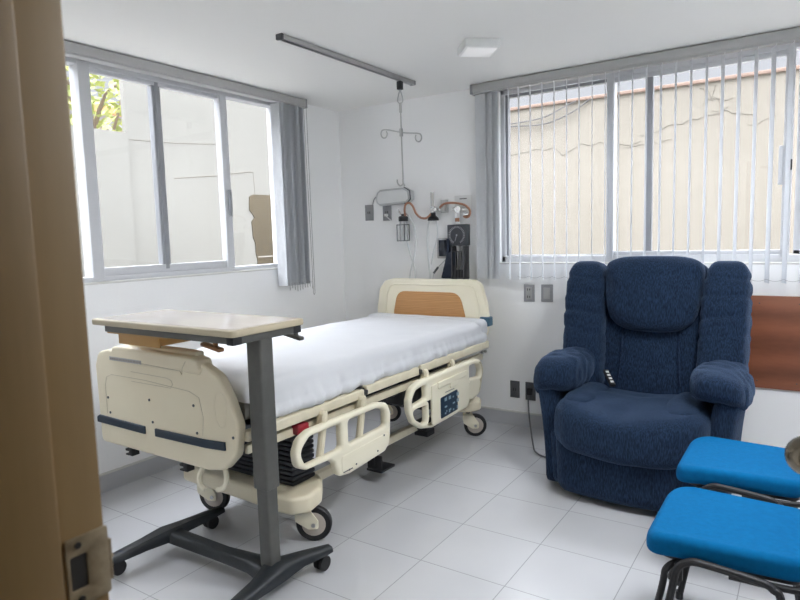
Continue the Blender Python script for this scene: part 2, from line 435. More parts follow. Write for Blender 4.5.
# ------------------------------------------------------------------ windows
def window_back():
    o = struct('window_1', MB().bx(BX0, BX1, .02, .03, BZ1 - .004, BZ1), M['alu'])
    fr = MB()
    y0, y1 = .03, .10
    fr.bx(BX0, BX1, y0, y1, BZ0, BZ0 + .045, .004); fr.bx(BX0, BX1, y0, y1, BZ1 - .05, BZ1, .004)
    fr.bx(BX0, BX0 + .03, y0, y1, BZ0, BZ1, .004); fr.bx(BX1 - .03, BX1, y0, y1, BZ0, BZ1, .004)
    fr.bx(2.226, 2.272, y0 - .01, y1, BZ0 + .02, BZ1 - .02, .004)
    struct('frame', fr, M['alu'], o)
    a = MB(); a.bx(1.50, 1.522, .05, .09, BZ0 + .045, BZ1 - .05, .003); a.bx(1.522, 2.226, .05, .09, BZ0 + .045, BZ0 + .052); a.bx(1.522, 2.226, .05, .09, BZ1 - .07, BZ1 - .05)
    struct('inner_frame', a, M['aludark'], o)
    sa = MB(); sa.bx(2.272, 3.223, .04, .065, BZ0 + .045, BZ0 + .072, .003); sa.bx(2.272, 3.223, .04, .065, BZ1 - .08, BZ1 - .05, .003)
    sa.bx(3.222, 3.268, .028, .065, BZ0 + .03, BZ1 - .04, .003)
    sh = struct('sash', sa, M['alu'], o)
    h = MB(); h.bx(3.200, 3.222, .018, .04, 1.66, 1.88, .004); struct('pull_handle', h, M['alu'], sh)
    h = MB(); h.bx(3.250, 3.268, .018, .03, 1.74, 1.80, .003); struct('latch', h, M['black'], sh)
    mu = MB(); mu.bx(2.468, 2.508, .045, .085, BZ0 + .05, BZ1 - .06, .003); struct('mullion', mu, M['aludark'], o)
    s2 = MB(); s2.bx(3.285, 3.32, .07, .095, BZ0 + .045, BZ1 - .05, .003); s2.bx(3.285, BX1 - .03, .07, .095, BZ0 + .045, BZ0 + .07, .003)
    struct('sash', s2, M['alu'], o)
    for x0, x1, y in ((1.522, 2.226, .075), (2.272, 2.468, .06), (2.508, 3.222, .055), (3.32, BX1 - .03, .085)):
        struct('pane', MB().bx(x0, x1, y, y + .004, BZ0 + .05, BZ1 - .06), M['glass'], o)
    sl = MB(); sl.bx(BX0 - .01, BX1, -.004, .035, BZ0 - .012, BZ0 + .001, .003); struct('sill', sl, M['basetop'], o)
window_back()

def window_left():
    o = struct('window_2', MB().bx(-.03, -.02, LY0, LY1, LZ1 - .004, LZ1), M['alu'])
    x0, x1 = -.10, -.02
    fr = MB()
    fr.bx(x0, x1, LY0, LY1, LZ0, LZ0 + .03, .004); fr.bx(x0, x1, LY0, LY1, LZ1 - .045, LZ1, .004)
    fr.bx(x0, x1, LY0, LY0 + .03, LZ0, LZ1, .004); fr.bx(x0, x1, LY1 - .03, LY1, LZ0, LZ1, .004)
    fr.bx(x0, x1 + .01, -2.246, -2.178, LZ0 + .02, LZ1 - .03, .004)
    struct('frame', fr, M['alu'], o)
    sa = MB(); sa.bx(-.07, -.03, -2.178, -1.2, LZ0 + .03, LZ0 + .078, .003); sa.bx(-.07, -.03, -2.178, -1.2, LZ1 - .07, LZ1 - .04, .003)
    sa.bx(-.07, -.012, -1.265, -1.205, LZ0 + .03, LZ1 - .04, .003)
    sh = struct('sash', sa, M['alu'], o)
    struct('pull_handle', MB().bx(-.012, .004, -1.24, -1.212, 1.60, 1.78, .004), M['aludark'], sh)
    mu = MB(); mu.bx(-.08, -.035, -1.772, -1.712, LZ0 + .05, LZ1 - .05, .003); mu.bx(-.035, -.028, -1.755, -1.73, LZ0 + .05, LZ1 - .05)
    struct('mullion', mu, M['aludark'], o)
    for ya, yb, x in ((LY0 + .03, -2.246, -.06), (-2.178, -1.772, -.055), (-1.712, -1.265, -.055), (-1.205, LY1 - .03, -.075)):
        struct('pane', MB().bx(x - .004, x, ya, yb, LZ0 + .03, LZ1 - .045), M['glass'], o)
    struct('sill', MB().bx(-.025, .004, LY0, LY1 + .01, LZ0 - .012, LZ0 + .001, .003), M['basetop'], o)
window_left()

# ------------------------------------------------------------------ blinds
def vane_mb(h, w=.089):
    v = MB(); n = 8
    vs = []; fs = []
    for k in range(2):
        for i in range(n + 1):
            t = i / n * 2 - 1
            off = .004 * (1 - t * t)
            vs.append((off + .0006, t * w / 2, -h * k)); vs.append((off - .0006, t * w / 2, -h * k))
    m = 2 * (n + 1)
    for i in range(n):
        a = 2 * i
        fs += [(a, a + 2, m + a + 2, m + a), (a + 1, m + a + 1, m + a + 3, a + 3)]
    fs += [(0, m, m + 1, 1), (2 * n, 2 * n + 1, m + 2 * n + 1, m + 2 * n)]
    v.add(vs, fs)
    return v
bl = thing('vertical_blind', 'white vertical blind spread open across the wide window behind the recliner', 'blind', (2.5, -.09, 2.44))
hr = MB(); hr.bx(1.311, 3.9, -.125, -.06, 2.43, 2.482, .004); hr.bx(1.311, 3.9, -.118, -.067, 2.418, 2.432, .003)
obj('headrail', hr, M['headrail'], bl)
obj('end_cap', MB().bx(1.305, 1.325, -.128, -.057, 2.417, 2.484, .003), M['pvc'], bl)
vane0 = obj('vane', vane_mb(1.315), M['vane'], bl, org=(0, 0, 0))
vane0.location = (1.66 - 2.5, 0, -.025)
vx = [1.66 + (3.167 - 1.66) * i / 18 for i in range(22)]
first = True
def put_vane(x, a):
    global first
    if first: v = vane0; first = False
    else: v = vane0.copy(); COL.objects.link(v); v.parent = bl
    v.location = (x - 2.5, random.uniform(-.002, .002), -.025); v.rotation_euler = (0, 0, a)
for i, x in enumerate(vx): put_vane(x, R(17 + random.uniform(-1.5, 1.5)))
for x, a in ((1.365, 75), (1.376, 68), (1.405, 78), (1.425, 66), (1.447, 74), (1.468, 60), (1.488, 40), (1.585, 17)): put_vane(x, R(a))
ch = MB()
for i in range(len(vx) - 1):
    a, c_ = vx[i], vx[i + 1]
    ch.tube([(a + (c_ - a) * k / 6, -.135, 1.125 - .012 * (1 - (k / 3 - 1) ** 2)) for k in range(7)], .0012, 5)
obj('bead_chain', ch, M['pvcl'], bl)

bl2 = thing('vertical_blind', 'white vertical blind drawn to a tight stack beside the left window', 'blind', (.09, -1.7, 2.44))
hr = MB(); hr.bx(.05, .125, -3.0, -.535, 2.432, 2.482, .004); hr.bx(.058, .118, -3.0, -.54, 2.42, 2.434, .003)
obj('headrail', hr, M['headrail'], bl2)
obj('end_cap', MB().bx(.048, .128, -.545, -.53, 2.418, 2.484, .003), M['pvc'], bl2)
vm = vane_mb(1.335).v
va = None
for i in range(26):
    y = -.84 + .275 * i / 25
    if va is None:
        va = obj('vane', vane_mb(1.335), M['vane'], bl2, org=(0, 0, 0)); v = va
    else:
        v = va.copy(); COL.objects.link(v); v.parent = bl2
    v.location = (random.uniform(-.016, .012), y + 1.7 + random.uniform(-.005, .005), -.025); v.rotation_euler = (R(random.uniform(-.15, .15)), 0, R(90 + random.uniform(-22, 22)))
cd = MB(); cd.tube([(.10, -.545, 2.43), (.105, -.535, 1.6), (.108, -.53, 1.0), (.108, -.522, .985), (.108, -.512, 1.0), (.105, -.515, 1.6), (.10, -.515, 2.43)], .0022, 6)
obj('control_cord', cd, M['pvcl'], bl2)
cd = MB()
for i in range(10):
    y = -.82 + .028 * i
    cd.tube([(.13, y, 1.10), (.132, y + .005, 1.06 - random.uniform(0, .03)), (.13, y + .012, 1.10)], .0012, 5, smooth=4)
obj('bead_chain', cd, M['pvcl'], bl2)

# ------------------------------------------------------------------ doorway: jamb with strike plate, door leaf with knob
XJ = 2.814
b = MB(); b.bx(DX0 - .001, XJ, YF - .14, YF + .0, 0, DZ, .004); b.bx(XJ - .002, XJ + .012, YF - .14, -3.937, 0, DZ, .004)
b.bx(DX0 - .07, DX0 + .006, YF - .002, YF + .004, 0, DZ + .06, .003)
b.bx(DX1, DX1 - .02, YF - .14, YF, 0, DZ, .004); b.bx(DX0, DX1, YF - .14, YF, DZ - .02, DZ, .004)
jamb = struct('trim_1', b, M['jambwood'])
sp = MB()
outl = fillet([(-3.931, 1.087), (-3.889, 1.087), (-3.889, 1.155), (-3.931, 1.155)], .003, 3)
hole = fillet([(-3.927, 1.104), (-3.911, 1.104), (-3.911, 1.137), (-3.927, 1.137)], .002, 3)
sp.plate(outl, [hole], .002, .0005, T((XJ + .001, 0, 0)) @ YZ, 1)
sp.tube([(XJ + .001, -3.889, 1.12), (XJ - .002, -3.884, 1.12), (XJ - .010, -3.881, 1.12)], .0016, 6)
sp.bx(XJ - .008, XJ + .002, -3.8895, -3.8855, 1.098, 1.140, .0015)
stp = struct('strike_plate', sp, M['plate'], jamb)
struct('latch_pocket', MB().bx(XJ - .001, XJ + .0008, -3.928, -3.910, 1.103, 1.138), M['socket'], stp)
for z in (1.094, 1.147):
    struct('screw', MB().cyl((XJ + .001, -3.919, z), (XJ + .0032, -3.919, z), .0032, 12), M['darkmetal'], stp)
# door leaf, open into the room on the right
hx, hy = 3.635, -3.88
dth = math.atan2(.14, .78)
leaf = bpy.data.objects.new('door_1', None); COL.objects.link(leaf); leaf.location = (hx, hy, 0); leaf.rotation_euler = (0, 0, dth); leaf['kind'] = 'structure'
ORG[leaf] = Vector((0, 0, 0))
obj('door_leaf', MB().bx(0, .04, 0, .80, .01, 2.07, .003), M['jambwood'], leaf)
kx = 3.385 - hx; ky = -3.2 - hy
lx = kx * math.cos(-dth) - ky * math.sin(-dth); ly = kx * math.sin(-dth) + ky * math.cos(-dth)
kn = MB()
Mk = T((lx, ly, 1.105)) @ Matrix.Rotation(R(-90), 4, 'Y')
prof = [(.001, .0275)] + [(.028 * math.sin(t), .0275 * math.cos(t)) for t in [PI * k / 20 for k in range(1, 18)]] + [(.012, -.03), (.011, lx + .004)]
kn.lathe(prof, Mk, 32); kn.lathe([(.03, lx + .008), (.032, lx + .004), (.032, lx)], Mk, 32)
obj('door_knob', kn, M['brass'], leaf)

# ------------------------------------------------------------------ ceiling fittings, added fill panel
LZ = CH
lt = thing('ceiling_lamp', 'small square white surface-mounted ceiling lamp', 'lamp', (1.785, -.955, LZ), R(41), local=True)
fm = MB().bx(-.098, .098, -.098, .098, -.05, 0, .006); obj('housing', fm, M['lampbody'], lt)
obj('diffuser', MB().bx(-.084, .084, -.084, .084, -.053, -.049, .002), emis('lamp_diffuser', (1, .98, .95), .06), lt)
fill_panel = thing('ceiling_lamp', 'wide square white fill-light panel added out of view near the right wall above the blue chairs', 'lamp', (3.50, -2.0, CH), 0, local=True)  # added fill light: unseen glowing panel that brightens the room
obj('housing', MB().bx(-.32, .32, -.32, .32, -.045, 0, .006), M['lampbody'], fill_panel)
obj('diffuser', MB().bx(-.295, .295, -.295, .295, -.048, -.044, .001), emis('fill_panel_emitter', (.93, .96, 1), FILL_STRENGTH), fill_panel)
tr = thing('ceiling_track', 'grey metal curtain track fixed to the ceiling above the bed', 'track', (1.06, -1.15, CH))
t_ = MB(); t_.bx(1.020, 1.026, -1.75, -.47, CH - .024, CH, .002); t_.bx(1.052, 1.058, -1.75, -.47, CH - .024, CH, .002); t_.bx(1.022, 1.056, -1.75, -.47, CH - .008, CH)
t_.bx(1.020, 1.032, -1.75, -.47, CH - .026, CH - .021); t_.bx(1.046, 1.058, -1.75, -.47, CH - .026, CH - .021)
obj('channel', t_, M['steel'], tr)
obj('slot', MB().bx(1.028, 1.050, -1.75, -.47, CH - .016, CH - .007), M['black'], tr)
obj('end_cap', MB().bx(1.017, 1.061, -1.762, -1.745, CH - .029, CH, .003), M['darkmetal'], tr)
obj('end_cap', MB().bx(1.017, 1.061, -.472, -.458, CH - .029, CH, .003), M['pvcl'], tr)
IX, IY = 1.038, -.625
# the drip hanger's place: below the track end
iv = thing('drip_hanger', 'thin metal drip hanger with two curled hooks hanging from the ceiling track', 'hanger', (IX, IY, 1.78))
obj('carrier', MB().bx(IX - .016, IX + .016, IY - .018, IY + .018, CH - .085, CH - .03, .004), M['blackplastic'], iv)
k_ = MB(); k_.tube([(IX, IY, CH - .085), (IX - .018, IY, CH - .13), (IX - .02, IY, CH - .16), (IX, IY, CH - .175), (IX + .02, IY, CH - .16), (IX + .015, IY, CH - .125), (IX, IY, CH - .085)], .0035, 6, smooth=4)
obj('ring', k_, M['steel'], iv)
rod = MB(); rod.cyl((IX, IY, CH - .17), (IX, IY, CH - .235), .009, 10); rod.cyl((IX, IY, CH - .23), (IX + .004, IY, 1.86), .0048, 8)
obj('rod', rod, M['steel'], iv)
obj('clamp', MB().bx(IX - .010, IX + .010, IY - .010, IY + .010, 2.095, 2.15, .004), M['steel'], iv)
dxa, dya = Rr.x, Rr.y
for sgn in (-1, 1):
    a = MB(); dd = Vector((.83 * sgn, .55 * sgn, 0)); zz = Vector((0, 0, 1))
    base = Vector((IX, IY, 2.122))
    up = .022 if sgn < 0 else -.008
    e = base + dd * .108 + zz * up
    P = [base, base + dd * .055 + zz * up * .6, e]
    cc = e + zz * -.028 + dd * .008
    P += [cc + (dd * math.sin(t) * .021 + zz * math.cos(t) * .028) for t in (.7, 1.5, 2.3, 3.1, 3.9, 4.7, 5.4)]
    a.tube(P, .005, 6, smooth=5); obj('hook_arm', a, M['steel'], iv)
a = MB(); a.tube([(IX + .004, IY, 1.87), (IX + .004, IY, 1.80), (IX + .002, IY, 1.778), (IX - .014, IY - .009, 1.768), (IX - .028, IY - .018, 1.785), (IX - .03, IY - .02, 1.81)], .005, 6, smooth=5)
a.tube([(IX + .004, IY, 1.79), (IX + .012, IY + .006, 1.765)], .005, 6)
obj('lower_hook', a, M['steel'], iv)

# ------------------------------------------------------------------ medical fittings on the back wall
wl = thing('wall_lamp', 'white oblong bed lamp fixed to the wall above the headboard', 'lamp', (.54, 0, 1.745))
ol = fillet([(.408, 1.742), (.420, 1.780), (.452, 1.802), (.684, 1.808), (.738, 1.778), (.744, 1.712), (.706, 1.684), (.445, 1.674), (.411, 1.700)], .012, 4)
obj('shell', MB().plate(ol, [], .07, .012, T((0, -.036, 0)) @ XZ), M['lampshading'], wl)
ol2 = fillet([(.430, 1.745), (.440, 1.772), (.46, 1.786), (.676, 1.793), (.715, 1.772), (.720, 1.716), (.698, 1.700), (.452, 1.690), (.431, 1.705)], .010, 4)
obj('lens', MB().plate(ol2, [], .008, .003, T((0, -.073, 0)) @ XZ), M['lampbody'], wl)
b = MB(); b.tube([(.690, -.074, 1.682), (.712, -.074, 1.684), (.748, -.074, 1.712), (.742, -.074, 1.778), (.690, -.074, 1.809)], .0045, 6); obj('rim', b, M['dial'], wl)
b = MB(); b.tube([(.412, -.03, 1.74), (.385, -.018, 1.752), (.355, -.010, 1.74), (.33, -.004, 1.694)], .003, 6, smooth=6); obj('cord', b, M['pvc'], wl)

def outlet(name, label, x0, x1, z0, z1, m, kind, cat='outlet', group=None):
    o = thing(name, label, cat, ((x0 + x1) / 2, 0, (z0 + z1) / 2), group=group)
    obj('cover_plate', MB().bx(x0, x1, -.008, 0, z0, z1, .003), M[m], o)
    cx, cz = (x0 + x1) / 2, (z0 + z1) / 2
    if kind == 'double':
        obj('module', MB().bx(cx - .022, cx + .022, -.011, -.006, z0 + .018, z1 - .018, .002), M['pvcl'], o)
        for dz in (-.026, .026):
            q = MB(); q.bx(cx - .012, cx - .007, -.0125, -.010, cz + dz - .008, cz + dz + .008); q.bx(cx + .005, cx + .010, -.0125, -.010, cz + dz - .007, cz + dz + .007)
            obj('socket', q, M['socket'], o)
    if kind == 'switch':
        obj('rocker', MB().bx(cx - .024, cx + .024, -.013, -.006, z0 + .022, z1 - .022, .003), M['pvcl'], o)
    if kind == 'blank':
        obj('module', MB().bx(cx - .022, cx + .022, -.010, -.006, z0 + .02, z1 - .02, .002), M[m], o)
        q = MB(); q.bx(cx - .012, cx - .006, -.0115, -.009, cz - .01, cz + .01); q.bx(cx + .006, cx + .012, -.0115, -.009, cz - .01, cz + .01); obj('socket', q, M['socket'], o)
    return o
outlet('wall_outlet', 'grey wall plate left of the other, below the bed lamp and nearest the room corner', .252, .336, 1.562, 1.692, 'pvc', 'blank')
o = outlet('wall_outlet', 'grey wall plate with a plug in it under the bed lamp', .432, .518, 1.555, 1.690, 'pvc', 'blank')
b = MB(); b.box((.475, -.02, 1.60), (.03, .02, .02), .004, 2); b.tube([(.475, -.03, 1.6), (.50, -.03, 1.575), (.516, -.012, 1.556)], .004, 6, smooth=4); obj('plug', b, M['white'], o)
outlet('wall_outlet', 'grey double socket under the blind, left of the wall switch', 1.653, 1.733, .932, 1.056, 'pvc', 'double')
outlet('wall_switch', 'grey light switch under the blind beside the recliner', 1.783, 1.870, .934, 1.058, 'pvc', 'switch', 'switch')
outlet('wall_outlet', 'dark grey low socket plate without a plug beside the bed', 1.540, 1.614, .212, .338, 'pvcd', 'blank')
o = outlet('wall_outlet', 'dark grey low socket plate with a plugged cable beside the recliner', 1.660, 1.738, .206, .340, 'pvcd', 'blank')
b = MB(); b.box((1.70, -.022, .275), (.04, .03, .05), .006, 2); obj('plug', b, M['black'], o)
b = MB(); b.tube([(1.70, -.03, .26), (1.70, -.05, .20), (1.78, -.22, .10), (1.88, -.42, .035), (1.93, -.5, .012), (2.02, -.55, .008), (2.12, -.52, .008), (2.3, -.35, .008)], .0055, 7, smooth=8)
obj('power_cord', b, M['pvcd'], org=(1.9, -.45, 0), label='grey power cord running from the low socket to the recliner', cat='cord')

# suction bottle
sb = thing('suction_bottle', 'clear suction bottle with black lid in a wire holder above the headboard', 'bottle', (.685, -.08, 1.385))
cx, cy = .676, -.075
obj('jar', MB().lathe([(.028, 1.385), (.032, 1.392), (.032, 1.51), (.03, 1.53), (.028, 1.545)], T((cx, cy, 0)), 24), M['jar'], sb)
obj('fluid', MB().lathe([(.026, 1.392), (.029, 1.40), (.029, 1.42), (.02, 1.422)], T((cx, cy, 0)), 20), M['white'], sb)
obj('lid', MB().lathe([(.036, 1.542), (.038, 1.546), (.038, 1.575), (.03, 1.582), (.012, 1.586), (.012, 1.60)], T((cx, cy, 0)), 24), M['black'], sb)
w = MB()
for z in (1.39, 1.515): w.tube([(cx - .034, cy - .042, z), (cx + .034, cy - .042, z), (cx + .034, cy + .03, z), (cx - .034, cy + .03, z)], .004, 6, closed=True)
for sx in (-1, 1):
    for yy in (cy - .042, cy + .03): w.cyl((cx + sx * .034, yy, 1.39), (cx + sx * .034, yy, 1.515), .004, 8)
w.cyl((cx, cy - .042, 1.39), (cx, cy + .03, 1.39), .003, 6)
obj('wire_holder', w, M['dial'], sb)
w = MB(); w.tube([(cx - .01, cy, 1.585), (cx - .025, cy - .01, 1.61), (cx - .04, cy - .01, 1.635)], .006, 6, smooth=3); w.tube([(cx + .012, cy, 1.585), (cx + .03, cy, 1.60), (cx + .05, cy, 1.585)], .006, 6, smooth=3); obj('spout', w, M['chrome'], sb)
w = MB(); w.tube([(cx + .05, cy, 1.585), (cx + .09, cy - .005, 1.52), (cx + .112, cy, 1.42), (cx + .09, cy + .01, 1.28), (cx + .04, cy + .02, 1.13), (cx + .015, cy + .02, .98)], .0075, 8, smooth=6)
w.tube([(cx + .01, cy + .03, 1.385), (cx + .04, cy + .03, 1.27), (cx + .075, cy + .03, 1.16), (cx + .085, cy + .03, .98)], .006, 8, smooth=6)
obj('tubing', w, M['tubing'], sb)
# brown hose
h = MB(); h.tube([(.700, -.08, 1.575), (.697, -.085, 1.63), (.712, -.09, 1.672), (.745, -.09, 1.682), (.778, -.09, 1.655), (.805, -.09, 1.60), (.845, -.09, 1.565), (.888, -.085, 1.558), (.918, -.08, 1.575), (.945, -.06, 1.615)], .0085, 9, smooth=6)
obj('rubber_hose', h, M['hose'], org=(.8, 0, 1.6), label='brown rubber hose waving from the suction bottle lid to the flowmeter', cat='hose')
h = MB(); h.tube([(1.000, -.055, 1.635), (1.04, -.07, 1.658), (1.10, -.075, 1.664), (1.18, -.075, 1.655), (1.235, -.075, 1.635), (1.262, -.07, 1.60), (1.258, -.07, 1.565), (1.235, -.065, 1.552), (1.205, -.06, 1.56)], .0085, 9, smooth=6)
obj('rubber_hose', h, M['hose'], org=(1.1, 0, 1.6), label='brown rubber hose arching from the flowmeter over to the right gas outlet', cat='hose')
# flowmeter
fl = thing('flowmeter', 'oxygen flowmeter with an upright clear tube and black base on the wall', 'flowmeter', (.945, 0, 1.55))
obj('base', MB().lathe([(.042, 1.538), (.044, 1.545), (.036, 1.562), (.020, 1.575), (.02, 1.60)], T((.945, -.065, 0)), 24), M['black'], fl)
obj('gauge_tube', MB().cyl((.940, -.065, 1.64), (.940, -.065, 1.752), .014, 14), M['jar'], fl)
obj('scale', MB().bx(.932, .948, -.066, -.062, 1.65, 1.745), M['edgeband'], fl)
q = MB(); q.cyl((.942, -.065, 1.598), (.942, -.065, 1.645), .021, 18); q.cyl((.942, -.065, 1.62), (1.02, -.03, 1.62), .012, 12); q.cyl((.975, -.05, 1.62), (.975, -.09, 1.62), .014, 14)
obj('body', q, M['chrome'], fl)
q = MB(); q.bx(.985, 1.045, -.02, 0, 1.595, 1.695, .003); q.bx(1.00, 1.03, -.05, -.02, 1.605, 1.66, .004); obj('bracket', q, M['steel'], fl)
q = MB(); q.tube([(.905, -.06, 1.54), (.885, -.055, 1.45), (.88, -.05, 1.3), (.892, -.045, 1.12), (.895, -.04, .98)], .008, 8, smooth=6)
q.tube([(.97, -.06, 1.54), (.972, -.055, 1.42), (.93, -.05, 1.30), (.91, -.05, 1.2)], .0045, 6, smooth=6)
obj('tubing', q, M['tubing'], fl)
# gas outlet
ga = thing('gas_outlet', 'chrome gas outlet with a red banded connector above the dial', 'outlet', (1.17, 0, 1.6))
obj('wall_plate', MB().bx(1.10, 1.245, -.006, 0, 1.595, 1.72, .003), M['white'], ga)
obj('marking', MB().bx(1.145, 1.205, -.0075, -.005, 1.690, 1.697), M['pvcd'], ga)
q = MB(); q.cyl((1.17, 0, 1.612), (1.17, -.09, 1.612), .024, 20); q.cyl((1.115, -.06, 1.618), (1.235, -.06, 1.612), .011, 12); q.cyl((1.205, -.055, 1.575), (1.245, -.055, 1.575), .016, 14)
obj('valve', q, M['chrome'], ga)
q = MB(); q.cyl((1.15, -.06, 1.60), (1.15, -.06, 1.56), .020, 18); q.cyl((1.15, -.06, 1.56), (1.15, -.06, 1.512), .017, 18); q.cyl((1.16, -.05, 1.512), (1.16, -.05, 1.504), .008, 12); obj('connector', q, M['white'], ga)
obj('red_band', MB().cyl((1.15, -.06, 1.550), (1.15, -.06, 1.522), .0175, 18), M['hose'], ga)
# blood pressure gauge
bp = thing('blood_pressure_gauge', 'square charcoal wall blood pressure dial with a wire basket below', 'gauge', (1.142, 0, 1.42))
obj('case', MB().bx(1.057, 1.227, -.055, 0, 1.342, 1.502, .008, 3), M['dial'], bp)
fc = obj('dial_face', MB().cyl((1.142, -.055, 1.422), (1.142, -.058, 1.422), .076, 36), M['dialface'], bp)
tk = MB()
for i in range(28):
    an = R(-150 + i * 300 / 27 + 90)
    for r0, r1 in ((.054, .070),):
        ca, sa_ = math.cos(an), math.sin(an)
        tk.tube([(1.142 + ca * r0, -.0585, 1.422 + sa_ * r0), (1.142 + ca * r1, -.0585, 1.422 + sa_ * r1)], .0028, 4)
obj('scale_marks', tk, M['tick'], fc)
tk = MB(); tk.tube([(1.142, -.060, 1.422), (1.127, -.060, 1.375)], .002, 5); tk.cyl((1.142, -.056, 1.422), (1.142, -.062, 1.422), .006, 12); obj('needle', tk, M['tick'], fc)
obj('rim', MB().tube([(1.142 + .077 * math.cos(2 * PI * k / 36), -.056, 1.422 + .077 * math.sin(2 * PI * k / 36)) for k in range(36)], .003, 6, closed=True), M['darkmetal'], fc)
w = MB()
for x in (1.115, 1.215):
    w.tube([(x, -.05, 1.342), (x, -.09, 1.25), (x, -.10, 1.10), (x, -.02, 1.09)], .005, 6)
for z in (1.30, 1.10): w.tube([(1.115, -.02, z), (1.115, -.09, z), (1.215, -.09, z), (1.215, -.02, z)], .005, 6)
for x in (1.14, 1.165, 1.19): w.cyl((x, -.095, 1.10), (x, -.075, 1.30), .004, 6)
w.bx(1.112, 1.122, -.10, -.005, 1.09, 1.34, .002); w.bx(1.208, 1.218, -.10, -.005, 1.09, 1.34, .002)
obj('basket', w, M['darkmetal'], bp)
q = MB(); q.tube([(1.15, -.055, 1.34), (1.155, -.06, 1.25), (1.15, -.06, 1.14)], .012, 8, smooth=4); q.tube([(1.185, -.055, 1.34), (1.19, -.06, 1.25), (1.185, -.06, 1.14)], .010, 8, smooth=4); obj('coiled_tube', q, M['pvcl'], bp)
q = MB(); q.soft((1.165, -.06, 1.128), (.085, .05, .07), .02, 6); obj('inflation_bulb', q, M['black'], bp)
def cuffd(p, qn):
    wdt = .75 + .35 * (-qn.z * .5 + .5)
    return Vector((p.x * wdt - .012 * qn.z * -1 - .018 * (1 - qn.z) * .5, p.y + .006 * noise.noise(p * 25), p.z + .006 * noise.noise(p * 18)))
q = MB(); q.soft((1.088, -.065, 1.195), (.095, .035, .20), .015, (8, 4, 12), cuffd)
q.soft((1.066, -.045, 1.33), (.03, .05, .14), .012, (4, 4, 8))
obj('pressure_cuff', q, M['cuff'], org=(1.085, 0, 1.1), label='navy nylon pressure cuff stuffed beside the dial basket', cat='cuff')
ph = thing('wall_holder', 'small dark rectangular handset in a grey frame left of the dial', 'holder', (.985, 0, 1.26))
obj('frame', MB().bx(.945, 1.035, -.02, 0, 1.245, 1.402, .006), M['pvcl'], ph)
obj('screen', MB().bx(.962, 1.028, -.022, -.018, 1.262, 1.388, .003), M['screen'], ph)
w = MB(); w.tube([(1.03, -.04, 1.235), (.985, -.035, 1.20), (.945, -.03, 1.165), (.92, -.03, 1.135), (.905, -.03, 1.06), (.90, -.03, .98)], .0028, 6, smooth=5)
cn = obj('cable', w, M['pvcl'], org=(.95, 0, 1.15), label='thin pale cable with a grey inline connector hanging beside the cuff', cat='cable')
w = MB(); w.tube([(.958, -.031, 1.178), (.935, -.03, 1.152), (.918, -.03, 1.132)], .009, 8); obj('connector', w, M['pvcd'], cn)

# wooden panel
wp = thing('wall_panel', 'reddish wood protective panel fixed low on the wall behind the recliner', 'panel', (3.2, 0, .74))
obj('board', MB().bx(2.62, 3.80, -.018, 0, .467, 1.018, .002), M['panelwood'], wp)
for x in (3.13, 3.33):
    for z in (.51, .975): obj('screw', MB().cyl((x, -.018, z), (x, -.0195, z), .004, 10), M['darkmetal'], wp)

# ------------------------------------------------------------------ hospital bed
bed = thing('hospital_bed', 'beige electric hospital bed with headboard against the wall and lowered side rails', 'bed', (1.0, -1.38, 0))
# headboard
hb_out = fillet([(.50, .60), (1.40, .60), (1.455, .72), (1.470, .80), (1.453, .935), (1.413, 1.070), (1.36, 1.100), (.66, 1.100), (.578, 1.082), (.525, 1.02), (.497, .86)],
                [.02, .05, .03, .03, .05, .05, .05, .06, .04, .05, .05])
hb = obj('headboard', MB().plate(hb_out, [], .05, .014, T((0, -.195, 0)) @ XZ, 4), M['cream'], bed)
rim = fillet([(.585, .82), (.60, .98), (.635, 1.045), (.68, 1.058), (1.32, 1.058), (1.36, 1.045), (1.395, .94), (1.405, .82)], [.0, .03, .03, .03, .03, .03, .03, 0])
rm = MB(); rm.tube([(x, -.2215, z) for x, z in rim], .0055, 8); obj('raised_rim', rm, M['cream'], hb)
ins = fillet([(.655, .72), (.665, .85), (.70, 1.004), (1.245, 1.004), (1.288, .835), (1.30, .72)], [0, .05, .09, .10, .05, 0])
obj('wood_insert', MB().plate(ins, [], .008, .003, T((0, -.222, 0)) @ XZ), M['oak'], hb)
obj('bumper', MB().bx(1.408, 1.482, -.235, -.165, .768, .835, .008, 3), M['teal'], hb)
# footboard
fb_out = fillet([(.514, .47), (1.30, .47), (1.40, .49), (1.475, .56), (1.498, .69), (1.45, .80), (1.395, .885), (1.30, .925), (.62, .935), (.535, .915), (.505, .85)],
                [.03, .06, .06, .06, .09, .12, .08, .06, .04, .05, .04])
fbw = T((0, -2.550, 0)) @ XZ
fb = obj('footboard', MB().plate(fb_out, [], .05, .014, fbw, 4), M['beige'], bed)
ho = fillet([(.655, .885), (1.285, .878), (1.30, .90), (1.285, .940), (1.24, .950), (.72, .960), (.67, .95)], .014, 4)
hs = obj('top_housing', MB().plate(ho, [], .078, .014, T((0, -2.547, 0)) @ XZ), M['beige'], fb)
hp = MB(); hp.soft((1.0, -2.53, .955), (.48, .05, .03), .014, (10, 4, 4)); obj('handle_cover', hp, M['beige'], fb)
lb = obj('label_strip', MB().bx(.655, .90, -2.5875, -2.585, .889, .906), M['pvcl'], fb)
tx = MB(); x = .662
while x < .89:
    wd = random.uniform(.006, .016); tx.bx(x, x + wd, -2.5882, -2.587, .893, .902); x += wd + random.uniform(.003, .006)
obj('label_print', tx, M['labelgrey'], fb)
sm = MB(); sm.tube([(.905, -2.586, .893), (1.17, -2.586, .886), (1.18, -2.586, .872), (1.187, -2.586, .90), (1.21, -2.586, .93)], .0016, 5)
